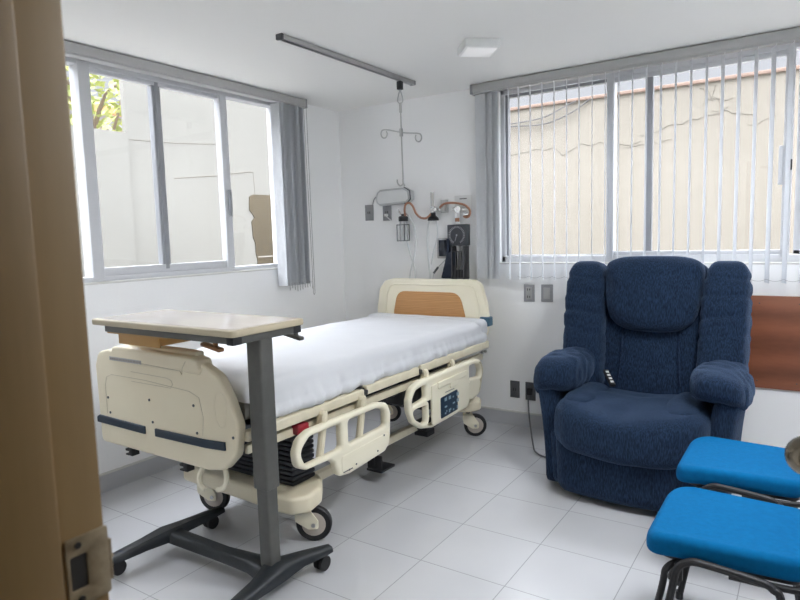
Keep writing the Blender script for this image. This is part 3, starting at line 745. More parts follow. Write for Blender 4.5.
for seg in ([(.80, .845), (1.06, .842), (1.09, .835), (1.10, .818), (1.085, .80), (.80, .80)], [(.585, .62), (.585, .76), (.60, .80), (.64, .815), (.9, .815)], [(1.28, .62), (1.29, .70), (1.27, .78), (1.21, .80), (.9, .815)]):
    sm.tube([(a, -2.5755, c_) for a, c_ in seg], .0012, 5)
obj('seam_line', sm, M['line'], fb)
st0 = MB(); st0.plate(fillet([(.502, .568), (.882, .564), (.882, .600), (.52, .606), (.502, .595)], .004, 3), [], .012, .004, T((0, -2.577, 0)) @ XZ); obj('bumper_strip', st0, M['bluegrey'], fb)
st0 = MB(); st0.plate(fillet([(.957, .566), (1.30, .570), (1.42, .578), (1.42, .614), (1.30, .606), (.957, .602)], .004, 3), [], .012, .004, T((0, -2.577, 0)) @ XZ); obj('bumper_strip', st0, M['bluegrey'], fb)
for x, z in ((.60, .70), (.925, .728), (1.232, .742), (.61, .628), (.94, .628), (1.245, .625), (1.468, .640)):
    obj('screw', MB().cyl((x, -2.574, z), (x, -2.578, z), .006, 10), M['dial'], fb)
rc = MB(); rc.tube([(1.40 + .035 * math.cos(t), -2.574, .745 + .075 * math.sin(t)) for t in [2 * PI * k / 24 for k in range(24)]], .003, 6, closed=True); obj('hand_recess', rc, M['beige'], fb)
for x, z in ((.735, .452), (1.135, .452)):
    q = MB(); q.box((x + .012, -2.555, z + .002), (.028, .04, .036), .004); q.box((x - .012, -2.56, z + .010), (.03, .03, .012), .003); q.box((x - .012, -2.56, z - .012), (.03, .03, .008), .003); obj('bracket', q, M['black'], fb)
for P in ([(1.245, -2.54, .485), (1.228, -2.552, .455), (1.222, -2.56, .425), (1.232, -2.565, .395), (1.262, -2.565, .378)], [(1.362, -2.54, .485), (1.385, -2.552, .458), (1.388, -2.56, .428), (1.372, -2.565, .405), (1.340, -2.565, .392)]):
    q = MB(); q.tube(P, .011, 8, smooth=5); obj('drainage_hook', q, M['cream'], fb)
# frame rails
def rail_sections(x, m):
    for y0, y1, z0, z1 in ((-2.53, -1.745, .612, .658), (-1.725, -1.215, .622, .668), (-1.195, -.28, .628, .676)):
        q = MB(); q.bx(x - .02, x + .018, y0, y1, z0, z1, .007, 3); obj('deck_rail', q, M[m], bed)
rail_sections(1.487, 'beigemetal'); rail_sections(.515, 'beigemetal')
for y in (-1.735, -1.205):
    q = MB(); q.cyl((1.47, y, .64), (1.51, y, .64), .014, 14); q.bx(1.465, 1.49, y - .03, y + .03, .615, .66, .004); obj('hinge', q, M['darkmetal'], bed)
for x in (1.45, .55):
    q = MB(); q.bx(x - .02, x + .015, -2.50, -.30, .545, .585, .006); obj('side_frame', q, M['beigemetal'], bed)
q = MB(); q.bx(.56, 1.45, -2.53, -.28, .635, .662, .01); obj('deck', q, M['dial'], bed)
q = MB(); q.bx(.60, 1.40, -1.33, -.60, .50, .64, .02); q.bx(.8, 1.2, -2.0, -1.3, .56, .63, .01); q.bx(1.30, 1.43, -1.28, -1.10, .44, .60, .02); obj('drive_housing', q, M['blackplastic'], bed)
q = MB(); q.bx(.62, 1.38, -2.53, -2.46, .53, .62, .01); obj('cross_beam', q, M['blackplastic'], bed)
q = MB(); q.bx(1.41, 1.445, -2.52, -2.30, .545, .61, .006); obj('corner_bracket', q, M['blackplastic'], bed)
q = MB(); q.soft((1.475, -2.195, .575), (.05, .075, .05), .012, 6); q.bx(1.44, 1.46, -2.21, -2.18, .57, .63); obj('release_handle', q, M['red'], bed)
# lift columns
q = MB()
for k in range(12):
    z = .285 + k * .0235
    q.soft((1.185, -2.12, z + .012), (.465, .16, .026), .011, (4, 4, 6))
obj('bellows', q, M['bellows'], bed)
q = MB(); q.bx(.72, 1.30, -.80, -.62, .27, .56, .02, 3); obj('lift_column', q, M['bellows'], bed)
q = MB(); q.bx(1.18, 1.36, -1.06, -.86, .36, .47, .02, 3); obj('motor_box', q, M['dial'], bed)
# base
bc = fillet([(.70, -2.27), (1.40, -2.30), (1.50, -2.295), (1.545, -2.23), (1.52, -2.12), (1.44, -2.02), (1.30, -1.97), (.70, -2.0)], [.03, .08, .06, .06, .06, .08, .08, .05], 5)
obj('base_cover', MB().plate(bc, [], .085, .02, T((0, 0, .242)), 4), M['beige'], bed)
obj('base_skirt', MB().plate([(1.1 + (x - 1.1) * .86, -2.12 + (y + 2.12) * .7) for x, y in bc], [], .03, .006, T((0, 0, .19))), M['dial'], bed)
bc = fillet([(.64, -.55), (1.36, -.55), (1.47, -.50), (1.50, -.42), (1.46, -.33), (1.36, -.28), (.64, -.28)], [.05, .08, .06, .05, .05, .08, .05], 5)
obj('base_cover', MB().plate(bc, [], .07, .02, T((0, 0, .242)), 4), M['beige'], bed)
for x in (.72, 1.31):
    obj('base_rail', MB().bx(x - .02, x + .02, -2.05, -.45, .195, .24, .006, 3), M['beigemetal'], bed)
q = MB(); q.bx(1.25, 1.36, -1.42, -1.28, .07, .085, .005); q.box((1.30, -1.40, .115), (.10, .02, .10), .006, Mx=None); q.bx(1.29, 1.31, -1.42, -1.38, .11, .20); obj('brake_pedal', q, M['black'], bed)
q = MB(); q.bx(1.28, 1.40, -.98, -.82, .20, .245, .01); q.bx(1.30, 1.40, -.97, -.88, .16, .2, .006); obj('brake_pedal', q, M['black'], bed)
def caster(x, y, yaw, r=.084):
    Mx = T((x, y, 0)) @ Matrix.Rotation(yaw, 4, 'Z')
    tyre = MB(); A = Matrix.Rotation(R(90), 4, 'X')
    tyre.lathe([(r - .030, -.016), (r - .006, -.017), (r, -.010), (r, .010), (r - .006, .017), (r - .030, .016)], Mx @ T((0, 0, r)) @ A, 32)
    c = obj('caster', tyre, M['black'], bed)
    q = MB(); q.lathe([(.005, -.019), (.046, -.019), (.053, -.0175), (.057, -.0165), (.057, .0165), (.053, .0175), (.046, .019), (.005, .019)], Mx @ T((0, 0, r)) @ A, 28); obj('wheel_disc', q, M['disc'], c)
    q = MB()
    for s_ in (-1, 1):
        o2 = fillet([(-.02, r - .022), (.03, r - .022), (.06, r + .03), (.06, .2), (-.012, .2), (-.02, r + .03)][::1], .012, 4)
        o2 = fillet([(-.024, r - .020), (.024, r - .020), (.085, r + .02), (.085, r + .075), (.02, r + .085), (-.024, r + .02)], .014, 4)
        q.plate(o2, [], .008, .002, Mx @ T((0, .026 * s_, 0)) @ XZ)
    q.add(*boxdata((.052, 0, r + .075), (.066, .055, .02)), Mx)
    obj('fork', q, M['cream'], c)
    q = MB(); q.cyl(Mx @ Vector((0, -.034, r)), Mx @ Vector((0, .034, r)), .010, 12); obj('axle', q, M['steel'], c)
    q = MB(); q.cyl(Mx @ Vector((.05, 0, r + .08)), Mx @ Vector((.05, 0, .225)), .014, 12); obj('stem', q, M['darkmetal'], c)
def boxdata(c, d):
    m_ = MB().box(c, d, .004); return [tuple(v) for v in m_.v], m_.f
caster(1.452, -2.105, R(213), .085); caster(.775, -2.13, R(200), .085); caster(1.425, -.36, R(212), .08); caster(.70, -.36, R(200), .08)
# side rails (lowered, near side)
def side_plate(outer, holes, x, th, bev): return MB().plate([(a + .022, c_) for a, c_ in outer], [[(a + .022, c_) for a, c_ in h_] for h_ in holes], th, bev, T((x, 0, 0)) @ YZ, 4)
f_out = fillet([(-2.335, .505), (-2.305, .560), (-2.235, .583), (-1.72, .583), (-1.635, .562), (-1.604, .50), (-1.622, .345), (-1.665, .308), (-1.965, .288), (-2.045, .300), (-2.075, .375), (-2.11, .402), (-2.265, .408), (-2.325, .435)],
               [.05, .05, .06, .06, .05, .06, .05, .03, .05, .04, .03, .03, .05, .05])
f_h1 = fillet([(-2.305, .50), (-2.24, .552), (-2.02, .553), (-2.02, .432), (-2.27, .430)], [.05, .04, .02, .02, .03])
f_h2 = fillet([(-1.965, .553), (-1.73, .553), (-1.652, .53), (-1.652, .446), (-1.68, .440), (-1.965, .434)], [.02, .05, .04, .02, .02, .02])
sr = obj('side_rail', side_plate(f_out, [f_h1, f_h2], 1.532, .045, .016), M['cream'], bed)
pn = fillet([(-2.03, .318), (-1.96, .306), (-1.68, .325), (-1.645, .36), (-1.640, .405), (-2.03, .395)], .02, 4)
obj('panel_face', side_plate(pn, [], 1.554, .006, .002), M['cream'], sr)
for y, z in ((-1.955, .315), (-1.72, .335), (-1.66, .40), (-1.90, .325)):
    obj('screw', MB().cyl((1.556, y, z), (1.559, y, z), .005, 10), M['dial'], sr)
obj('scuff_mark', MB().bx(1.556, 1.5585, -2.0, -1.93, .313, .318), M['dial'], sr)
for y in (-2.10, -1.80):
    q = MB(); q.tube([(1.49, y + .02, .56), (1.51, y + .02, .615), (1.515, y + .02, .60), (1.515, y, .50), (1.515, y - .02, .42)], [.022, .022, .02, .018, .018], 10, smooth=5); obj('rail_arm', q, M['beigemetal'], sr)
h_out = fillet([(-1.428, .52), (-1.395, .582), (-1.30, .606), (-.62, .606), (-.53, .588), (-.488, .52), (-.545, .37), (-.62, .345), (-.74, .310), (-1.18, .298), (-1.30, .325), (-1.385, .378), (-1.425, .45)],
               [.05, .05, .06, .07, .06, .06, .06, .04, .04, .05, .06, .05, .05])
h1 = fillet([(-1.392, .515), (-1.355, .560), (-1.24, .574), (-1.24, .492), (-1.395, .478)], [.03, .04, .02, .015, .015])
h2 = fillet([(-1.392, .448), (-1.24, .460), (-1.24, .350), (-1.29, .352), (-1.365, .398)], [.02, .015, .02, .03, .03])
h3 = fillet([(-.70, .575), (-.625, .576), (-.56, .558), (-.532, .515), (-.545, .478), (-.70, .492)], [.015, .04, .04, .03, .015, .015])
h4 = fillet([(-.70, .462), (-.557, .447), (-.588, .385), (-.70, .365)], [.015, .02, .03, .02])
sr2 = obj('side_rail', side_plate(h_out, [h1, h2, h3, h4], 1.532, .045, .016), M['cream'], bed)
pn = fillet([(-1.195, .315), (-.76, .325), (-.725, .35), (-.725, .555), (-1.195, .555)], .015, 4)
obj('panel_face', side_plate(pn, [], 1.555, .014, .004), M['cream'], sr2)
pn = fillet([(-1.13, .520), (-.77, .530), (-.77, .565), (-1.13, .560)], .008, 3)
obj('panel_lip', side_plate(pn, [], 1.563, .012, .004), M['cream'], sr2)
pn = fillet([(-.985, .495), (-.885, .498), (-.885, .53), (-.985, .527)], .008, 3)
obj('panel_tab', side_plate(pn, [], 1.565, .008, .003), M['cream'], sr2)
cp = obj('control_panel', side_plate(fillet([(-1.100, .332), (-.890, .340), (-.890, .468), (-1.100, .460)], .012, 3), [], 1.563, .004, .001), M['panelblue'], sr2)
random.seed(3)
for i in range(4):
    for j in range(3):
        y = -1.062 + i * .050; z = .345 + j * .040
        if (i, j) == (1, 1): continue
        q = MB(); q.bx(1.565, 1.5662, y + .028, y + random.choice((.044, .056)), z + .004, z + random.choice((.014, .024)))
        if random.random() < .6: q.bx(1.565, 1.5662, y + .046, y + .056, z + .014, z + .026)
        obj('key', q, M['panelkey'], sr2)
q = MB(); q.bx(1.563, 1.5655, -1.02, -.91, .480, .484); obj('print', q, M['labelgrey'], sr2)
for y in (-1.16, -.84):
    q = MB(); q.tube([(1.48, y, .56), (1.505, y, .625), (1.515, y, .62), (1.515, y, .52)], .018, 8, smooth=4); obj('rail_arm', q, M['beigemetal'], sr2)
for y in (-.34, -.30): obj('bolt', MB().cyl((1.47, y, .60), (1.49, y, .60), .010, 10), M['steel'], bed)

# mattress and sheet
def matd(p, qn): return p
q = MB(); q.soft((1.0, -1.39, .735), (.915, 2.22, .145), .05, (12, 24, 6), matd)
obj('mattress', q, M['mattress'], org=(1.0, -1.39, .66), label='grey vinyl mattress lying on the hospital bed under the white sheet', cat='mattress')
random.seed(11)
def sheetd(p, qn):
    wx = p + Vector((1.0, -1.39, .74))
    side = max(0, min(1, (.0 - qn.z) * 1.0 + .4))
    t = (qn.y * .5 + .5)           # 0 foot .. 1 head
    out = p.copy()
    # slight crown and sag, lower towards the head
    if qn.z > 0: out.z += .012 * (1 - qn.x * qn.x) - .030 * t * qn.z + .012 * qn.z
    # gathered vertical folds on the near side, stronger at the foot half
    if qn.x > .6:
        amp = (.032 * (1 - t) + .010) * side
        f = noise.noise(Vector((wx.y * 13, wx.z * 2.2, .3))) + .6 * noise.noise(Vector((wx.y * 27 + wx.z * 6, wx.z * 3, 2.0)))
        out.x += amp * f + .010 * side + (.006 if qn.z < -.15 - .25 * (1 - t) else 0)
        out.z += .010 * noise.noise(Vector((wx.y * 6, 3.1, 0))) * (1 if qn.z < -.5 else 0)
    # drag wrinkles on top
    if qn.z > .2:
        out.z += .0045 * noise.noise(Vector((wx.x * 2.5 + wx.y * 1.5, wx.y * 3.0, 1.0))) + .0028 * noise.noise(Vector((wx.x * 9 - wx.y * 5, wx.y * 6, 4.0)))
    if qn.y > .9:
        out.y += .008 * noise.noise(Vector((wx.x * 9, wx.z * 6, 1.0)))
    return out
q = MB(); q.soft((1.0, -1.375, .744), (.972, 2.235, .178), .05, (44, 130, 14), sheetd)
bm_ = bmesh.new(); vs_ = [bm_.verts.new(v) for v in q.v]; bm_.verts.ensure_lookup_table()
for f_ in q.f:
    c_ = sum((q.v[i] for i in f_), Vector()) / len(f_)
    nz = (q.v[f_[1]] - q.v[f_[0]]).cross(q.v[f_[2]] - q.v[f_[0]])
    if c_.z < .664 and c_.x < 1.44 and c_.x > .56: continue       # open underneath
    if c_.y < -2.455 and c_.z < .765: continue                    # short hem at the foot end
    bm_.faces.new([vs_[i] for i in f_])
bmesh.ops.delete(bm_, geom=[v for v in bm_.verts if not v.link_faces], context='VERTS')
bmesh.ops.recalc_face_normals(bm_, faces=bm_.faces[:])
sheet = MB().bm(bm_)
so = obj('bed_sheet', sheet, M['sheet'], org=(1.0, -1.39, .66), sharp=180, label='white cotton sheet draped tight over the mattress with gathered sides', cat='sheet')
q = MB()
def foldd(p, qn):
    wx = p + Vector((.98, -.33, .8))
    o_ = p + Vector((0, .012 * noise.noise(Vector((wx.x * 5, wx.z * 4, 7))), .006 * noise.noise(Vector((wx.x * 6, wx.y * 6, 3)))))
    return o_
q.soft((1.0, -.325, .770), (.985, .15, .13), .045, (40, 10, 8), foldd)
obj('turned_hem', q, M['sheet'], so, sharp=180)

# ------------------------------------------------------------------ overbed table
tb = thing('overbed_table', 'wheeled overbed table with pale top and dark base across the foot of the bed', 'table', (1.3, -2.5, 0))
ZT = 1.10
to = fillet([(.715, -2.700), (1.640, -2.700), (1.640, -2.310), (.715, -2.310)], .025, 6)
obj('table_top', MB().plate(to, [], .026, .006, T((0, 0, ZT - .013))), M['edgeband'], tb)
to2 = fillet([(.735, -2.680), (1.620, -2.680), (1.620, -2.330), (.735, -2.330)], .018, 6)
obj('laminate', MB().plate(to2, [], .003, .001, T((0, 0, ZT))), M['laminate'], tb)
q = MB(); q.bx(.80, 1.62, -2.685, -2.645, ZT - .054, ZT - .026, .003); q.bx(.80, 1.62, -2.365, -2.325, ZT - .054, ZT - .026, .003); q.bx(1.585, 1.625, -2.675, -2.335, ZT - .056, ZT - .026, .003)
fr = obj('under_frame', q, M['tablemetal'], tb)
for y in (-2.665, -2.345):
    obj('end_cap', MB().bx(1.590, 1.6265, y - .022, y + .022, ZT - .057, ZT - .027, .002), M['black'], fr)
q = MB(); q.bx(.87, 1.145, -2.655, -2.335, ZT - .100, ZT - .054, .004); q.bx(.80, 1.22, -2.675, -2.32, ZT - .062, ZT - .053, .002)
dr = obj('drawer', q, M['drawer'], tb)
q = MB(); q.bx(.866, 1.150, -2.665, -2.652, ZT - .106, ZT - .054, .004, 2); obj('drawer_front', q, M['drawer'], dr)
for (x, y, lm) in ((1.44, -2.63, 'lever'), (1.545, -2.29, 'tablemetal')):
    q = MB(); q.box((0, 0, 0), (.11, .03, .016), .005, Mx=T((x, y, ZT - .083)) @ Matrix.Rotation(R(10), 4, 'Y'))
    q.cyl((x + .02, y, ZT - .082), (x + .02, y, ZT - .05), .010, 10)
    obj('lever', q, M[lm], tb)
q = MB(); q.plate(fillet([(1.537, -2.548), (1.617, -2.548), (1.617, -2.475), (1.537, -2.475)], .012, 4), [], ZT - .056 - .435, .003, T((0, 0, (ZT - .056 + .435) / 2)))
obj('column_sleeve', q, M['tablemetal'], tb)
q = MB(); q.plate(fillet([(1.545, -2.541), (1.609, -2.541), (1.609, -2.482), (1.545, -2.482)], .010, 4), [], .44, .003, T((0, 0, .28)))
obj('column_post', q, M['tablemetal'], tb)
def beam(mb, P, w, h):
    """tapered bar along points (x,y,z centre,width,height)"""
    vs = []; fs = []
    for i, (p, ww, hh) in enumerate(P):
        p = Vector(p); a = Vector(P[max(i - 1, 0)][0]); c_ = Vector(P[min(i + 1, len(P) - 1)][0])
        t = (c_ - a); t.z = 0; t.normalize(); n_ = Vector((-t.y, t.x, 0))
        prof = [(-.5, -.5), (.5, -.5), (.5, .2), (.36, .5), (-.36, .5), (-.5, .2)]
        for u, v in prof: vs.append(p + n_ * u * ww + Vector((0, 0, v * hh)))
    k = 6
    for i in range(len(P) - 1):
        for j in range(k): fs.append((i * k + j, i * k + (j + 1) % k, (i + 1) * k + (j + 1) % k, (i + 1) * k + j))
    fs.append(tuple(reversed(range(k)))); fs.append(tuple((len(P) - 1) * k + j for j in range(k)))
    mb.add(vs, fs)
q = MB()
beam(q, [((.925, -2.825, .085), .045, .022), ((.925, -2.79, .085), .06, .03), ((.93, -2.66, .088), .062, .042), ((.935, -2.55, .09), .085, .055), ((.935, -2.44, .088), .062, .042), ((.94, -2.29, .085), .058, .03), ((.945, -2.225, .085), .045, .022)], 0, 0)
beam(q, [((.92, -2.525, .085), .13, .05), ((.96, -2.52, .08), .075, .045), ((1.3, -2.51, .075), .065, .045), ((1.47, -2.505, .08), .085, .05), ((1.60, -2.505, .085), .16, .05)], 0, 0)
beam(q, [((1.645, -2.80, .085), .045, .022), ((1.642, -2.76, .085), .06, .03), ((1.630, -2.64, .088), .075, .042), ((1.600, -2.51, .092), .12, .06), ((1.625, -2.39, .088), .070, .042), ((1.655, -2.30, .085), .06, .03), ((1.672, -2.25, .085), .045, .022)], 0, 0)
obj('base', q, M['tabledark'], tb, sharp=50)
for x, y in ((.905, -2.775), (.915, -2.275), (1.655, -2.288), (1.642, -2.765)):
    q = MB()
    for s_ in (-1, 1): q.cyl((x + s_ * .004, y, .032), (x + s_ * .022, y, .032), .032, 22)
    q.cyl((x - .01, y, .032), (x + .01, y, .032), .012, 10)
    c_ = obj('caster', q, M['black'], tb)
    q = MB(); q.cyl((x, y + .008, .05), (x, y + .008, .075), .014, 12); q.bx(x - .016, x + .016, y - .012, y + .026, .052, .07, .004); obj('caster_housing', q, M['blackplastic'], c_)

# ------------------------------------------------------------------ recliner
rec = thing('recliner', 'big navy blue plush recliner armchair in front of the window', 'armchair', (2.615, -.60, 0), R(0), local=True)
def wr(sc, amp, seed=0.0, st=(1, 1, 1)):
    return lambda p: amp * noise.noise(Vector((p.x * sc * st[0] + seed, p.y * sc * st[1], p.z * sc * st[2])))
def puff(c, d, power, cuts, w=None, shape=None, rot=None):
    def df(p, q):
        if shape: p = shape(p, q)
        if w:
            n = p.normalized() if p.length > 1e-6 else Vector((0, 0, 1)); p = p + n * w(p + Vector(c))
        return p
    mb = MB(); Mx = (T(c) @ rot @ T(-Vector(c))) if rot else None
    mb.soft(c, d, 0, cuts, df, Mx, power); return mb
def merge(*ms):
    a = MB()
    for m_ in ms: a.add([tuple(v) for v in m_.v], m_.f)
    return a
# base body
b = MB(); b.soft((0, -.04, .19), (.86, .70, .33), .05, (10, 10, 8), lambda p, q: Vector((p.x * (1 - .05 * (-q.z * .5 + .5)), p.y, p.z)))
obj('base', b, M['navy'], rec, sharp=180)
def frontsh(p, q):
    bulge = -.05 * (1 - q.x * q.x)
    return Vector((p.x * (1 - .04 * (1 - q.z) / 2), p.y + bulge * (.5 if q.y > 0 else 1), p.z))
b = MB(); b.soft((.0, -.40, .195), (.74, .12, .33), .05, (16, 6, 10), frontsh); obj('footrest_panel', b, M['navy'], rec, sharp=180)
# seat: deep rolled front
def seatsh(p, q):
    f = max(0, -q.y)
    return Vector((p.x, p.y - .05 * (1 - q.x * q.x) * f, p.z - .035 * (1 - abs(q.x)) * (1 if q.z > 0 else .8) * f + .02 * abs(q.x) * q.z - (.03 * max(0, q.y) if q.z > 0 else 0)))
b = puff((0, -.22, .405), (.76, .62, .26), 4.5, (32, 28, 16), wr(8, .012), seatsh); obj('seat', b, M['navy'], rec, sharp=180)
b = puff((-.255, -.22, .475), (.19, .50, .17), 3, (10, 14, 8), wr(14, .008, 3)); b2 = puff((.255, -.22, .475), (.19, .50, .17), 3, (10, 14, 8), wr(14, .008, 9))
obj('seat_bolster', b, M['navy'], rec, sharp=180); obj('seat_bolster', b2, M['navy'], rec, sharp=180)
# arms
def crease(v, lines, depth, w):
    return -sum(depth * math.exp(-((v - l) / w) ** 2) for l in lines)
for s_ in (-1, 1):
    def sidesh(p, q, s_=s_): return Vector((p.x + s_ * .055 * (q.z * .5 + .5) ** 2, p.y, p.z))
    b = MB(); b.soft((s_ * .40, -.04, .31), (.12, .64, .58), .04, (6, 14, 14), sidesh); side = obj('arm_side', b, M['navy'], rec, sharp=180)
    def armsh(p, q, s_=s_):
        f = -q.y * .5 + .5
        o_ = Vector((p.x * (.80 + .22 * f), p.y, p.z * (.80 + .22 * f) + .02 * f - .045 * max(0, s_ * q.x) ** 2))
        a_ = math.atan2(q.z, q.x)
        g = .5 + .5 * f
        k = .007 * g * math.sin(11 * (q.y * 1.3 + .5 * q.x * s_) + 2.5 * noise.noise(p * 6)) * max(0, 1 - abs(q.y) * .7) + .010 * noise.noise(Vector((p.x * 12, p.y * 22, p.z * 12 + s_))) + .008 * noise.noise(Vector((p.x * 6, p.y * 9, p.z * 7 + 3 * s_)))
        n_ = p.normalized()
        o_.z = o_.z * .88 + .010 * f if s_ > 0 else o_.z * 1.10 - .008
        return o_ + n_ * k
    b = puff((s_ * .408, -.085, .632), (.292, .66, .215), 2.9, (22, 40, 18), None, armsh); obj('arm_pillow', b, M['navy'], rec, sharp=180)
# back
tilt = Matrix.Rotation(R(-9), 4, 'X')
def backw(p): return .006 * noise.noise(Vector((p.x * 5, p.y * 5, p.z * 12))) + .003 * noise.noise(Vector((p.x * 14, p.y * 10, p.z * 26))) + .012 * math.exp(-(p.x / .16) ** 2) * 0 - .010 * sum(math.exp(-((abs(p.x) - .155) / .014) ** 2) for _ in (0,))
b = puff((0, .24, .78), (.64, .20, .94), 5, (44, 8, 28), backw, None, tilt); obj('back_panel', b, M['navy'], rec, sharp=180)
for s_ in (-1, 1):
    def wingsh(p, q, s_=s_):
        z = q.z * .5 + .5
        wob = .012 * math.sin(p.y * 30 + s_)
        ck = crease(p.z + .02 * noise.noise(Vector((p.x * 8, p.y * 8, s_))), [l_ + .018 * noise.noise(Vector((l_ * 30, s_ * 3.7, 0))) + .05 * q.x * noise.noise(Vector((l_ * 17, s_ * 2.1, 5))) for l_ in (-.30, -.12, .02, .13, .235, .335)], 1, .014) * (.004 + .009 * z) * (.7 + .6 * noise.noise(Vector((p.z * 5, s_, q.x))))
        d_ = Vector((p.x, p.y, 0)); d_ = d_.normalized() if d_.length > 1e-6 else Vector((0, 0, 0))
        k = ck + .006 * noise.noise(Vector((p.x * 14, p.y * 14, p.z * 24)))
        return Vector((p.x * (1 - .04 * z) + s_ * (.006 + .012 * z), p.y - .03 * (1 - z), p.z)) + d_ * k
    b = puff((s_ * .365, .20, .80), (.25, .30, .88), 4.5, (14, 14, 90), None, wingsh, tilt); obj('back_wing', b, M['navy'], rec, sharp=180)
def hpsh(p, q):
    z = q.z * .5 + .5
    x = p.x * (.84 + .16 * z)
    e = max(0, abs(q.x) - .45)
    k = .016 * e * math.sin(38 * p.z + 14 * p.x + 3 * noise.noise(p * 7)) + .004 * noise.noise(Vector((p.x * 9, p.y * 6, p.z * 9)))
    return Vector((x, p.y - .03 * (1 - q.x * q.x) * (1 - abs(q.z - .1) * .6) - (k if q.y < 0 else -k * .3), p.z - (.02 * (1 - q.x * q.x) if q.z < 0 else 0)))
b = puff((0, .195, 1.055), (.57, .25, .42), 4.4, (40, 12, 40), None, hpsh, T((0, .02, 0)) @ tilt); obj('headrest', b, M['navy'], rec, sharp=180)
for s_ in (-1, 1):
    sm = MB(); sm.tube([(s_ * .16, .145, .86), (s_ * .155, .125, .78), (s_ * .16, .105, .66), (s_ * .17, .09, .54)], .004, 6, smooth=4)
    obj('seam', sm, M['navy'], rec)
# remote tucked beside the seat
rmx = T((-.175, -.075, .590)) @ Matrix.Rotation(R(32), 4, 'Z') @ Matrix.Rotation(R(22), 4, 'X')
b = MB(); b.box((0, 0, 0), (.032, .15, .02), .006, Mx=rmx)
rmt = thing('recliner_remote', 'black hand control with pale buttons tucked beside the recliner seat', 'remote', (2.615, -.60, 0), R(0), local=True)
obj('body', b, M['black'], rmt)
for k in range(4):
    b = MB(); b.box((0, -.05 + k * .032, .011), (.018, .016, .005), .002, Mx=rmx); obj('button', b, M['paper'], rmt)

# ------------------------------------------------------------------ blue chairs
def make_chair():
    c = thing('visitor_chair', 'blue upholstered visitor chair nearest the doorway, black tubular frame', 'chair', (0, 0, 0), 0, 'blue visitor chairs', local=True)
    so_ = fillet([(-.225, -.235), (.22, -.205), (.22, .205), (-.225, .235)], [.085, .05, .05, .085], 8)
    def sit(h, th, z):
        return MB().plate(so_, [], th, .026, T((0, 0, z)), 5)
    s = sit(0, .066, .442)
    # subtle saddle: lower the front lip and dish the middle
    for v in s.v:
        fx = max(0, (-v.x - .10) / .125)
        v.z -= .020 * fx * fx
        v.z += .010 * (abs(v.y) / .235) ** 2 * (1 if v.z > .44 else 0)
    obj('seat', s, M['bluefab'], c, sharp=60)
    obj('seat_shell', MB().plate([(x * .9 + .01, y * .9) for x, y in so_], [], .012, .003, T((0, 0, .402))), M['blackplastic'], c)
    for s_ in (-1, 1):
        y = s_ * .238
        q = MB(); q.tube([(-.19, y + s_ * .035, .006), (-.135, y + s_ * .004, .30), (-.118, y, .385), (-.085, y, .418), (-.04, y, .422), (.10, y, .410), (.135, y, .395), (.160, y, .35), (.225, y + s_ * .02, .006)], .0115, 10, smooth=5)
        obj('side_frame', q, M['black'], c)
        q = MB(); q.tube([(-.225, y + s_ * .02 - s_ * .0, .006), (-.165, y - s_ * .012, .30), (-.150, y - s_ * .016, .375), (-.10, y - s_ * .04, .396), (0, y - s_ * .05, .398)], .0105, 10, smooth=5)
        obj('front_leg', q, M['black'], c)
        q = MB(); q.tube([(.02, y - s_ * .03, .39), (.22, y - s_ * .03, .40), (.275, y - s_ * .03, .47), (.31, y - s_ * .03, .74)], .0105, 10, smooth=5); obj('back_upright', q, M['black'], c)
        q = MB(); q.bx(-.128, -.104, y - .008 - s_ * .012, y + .008 - s_ * .012, .345, .40, .003); obj('stacking_lug', q, M['black'], c)
        for x, yy in ((-.19, y + s_ * .035), (.225, y + s_ * .02)):
            q = MB(); q.cyl((x, yy, 0), (x, yy, .03), .014, 12); obj('foot_cap', q, M['blackplastic'], c)
    bo = fillet([(-.22, .56), (.22, .56), (.235, .82), (-.235, .82)], .06, 8)
    bk = MB().plate(bo, [], .05, .02, T((.29, 0, 0)) @ YZ, 4)
    for v in bk.v: v.x += .10 * (v.z - .56) - .12 * (v.y / .23) ** 2 * .3
    obj('backrest', bk, M['bluefab'], c, sharp=60)
    return c
ch1 = make_chair(); ch2 = copy_tree(ch1)
ch1.location = (3.185, -2.01, 0); ch2.location = (3.165, -1.365, 0)
ch2['label'] = 'blue upholstered visitor chair between the recliner and the nearer blue chair'

# ------------------------------------------------------------------ courtyard outside
struct('ground', MB().bx(-9, 9, -9, 9, -.25, -.1), M['concrete'])
EY = 1.8
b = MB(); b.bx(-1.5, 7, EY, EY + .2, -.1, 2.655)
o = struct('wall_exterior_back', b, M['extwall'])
cp_ = MB(); cp_.bx(-1.5, 7, EY - .02, EY + .22, 2.655, 2.685, .004); struct('coping', cp_, M['cap'], o)
ck = MB(); random.seed(5)
def crack(x0, z0, x1, z1, n, amp, r=.003):
    P = []
    for k in range(n + 1):
        t = k / n; P.append((x0 + (x1 - x0) * t, EY - .001, z0 + (z1 - z0) * t + random.uniform(-amp, amp)))
    ck.tube(P, r, 4)
crack(.78, 2.20, 2.05, 2.22, 14, .05); crack(2.04, 2.27, 2.75, 2.42, 12, .02, .0035); crack(2.72, 2.42, 2.52, 2.63, 8, .03); crack(2.62, 2.40, 2.95, 2.36, 8, .02)
crack(2.65, 2.63, 2.62, 2.52, 6, .02); crack(1.9, 2.18, 2.3, 2.20, 8, .02); crack(2.55, 2.50, 2.78, 2.52, 6, .03); crack(2.9, 2.25, 3.1, 2.3, 4, .02)
struct('crack', ck, M['crack'], o)
CAB = ([(.60, 1.785, 2.53), (.778, 1.775, 2.522), (1.126, 1.77, 2.54), (1.347, 1.77, 2.615), (1.463, 1.785, 2.66)], [(.60, 1.775, 2.505), (.734, 1.772, 2.500), (.896, 1.77, 2.488), (1.167, 1.77, 2.48), (1.424, 1.77, 2.555), (1.595, 1.785, 2.66)])
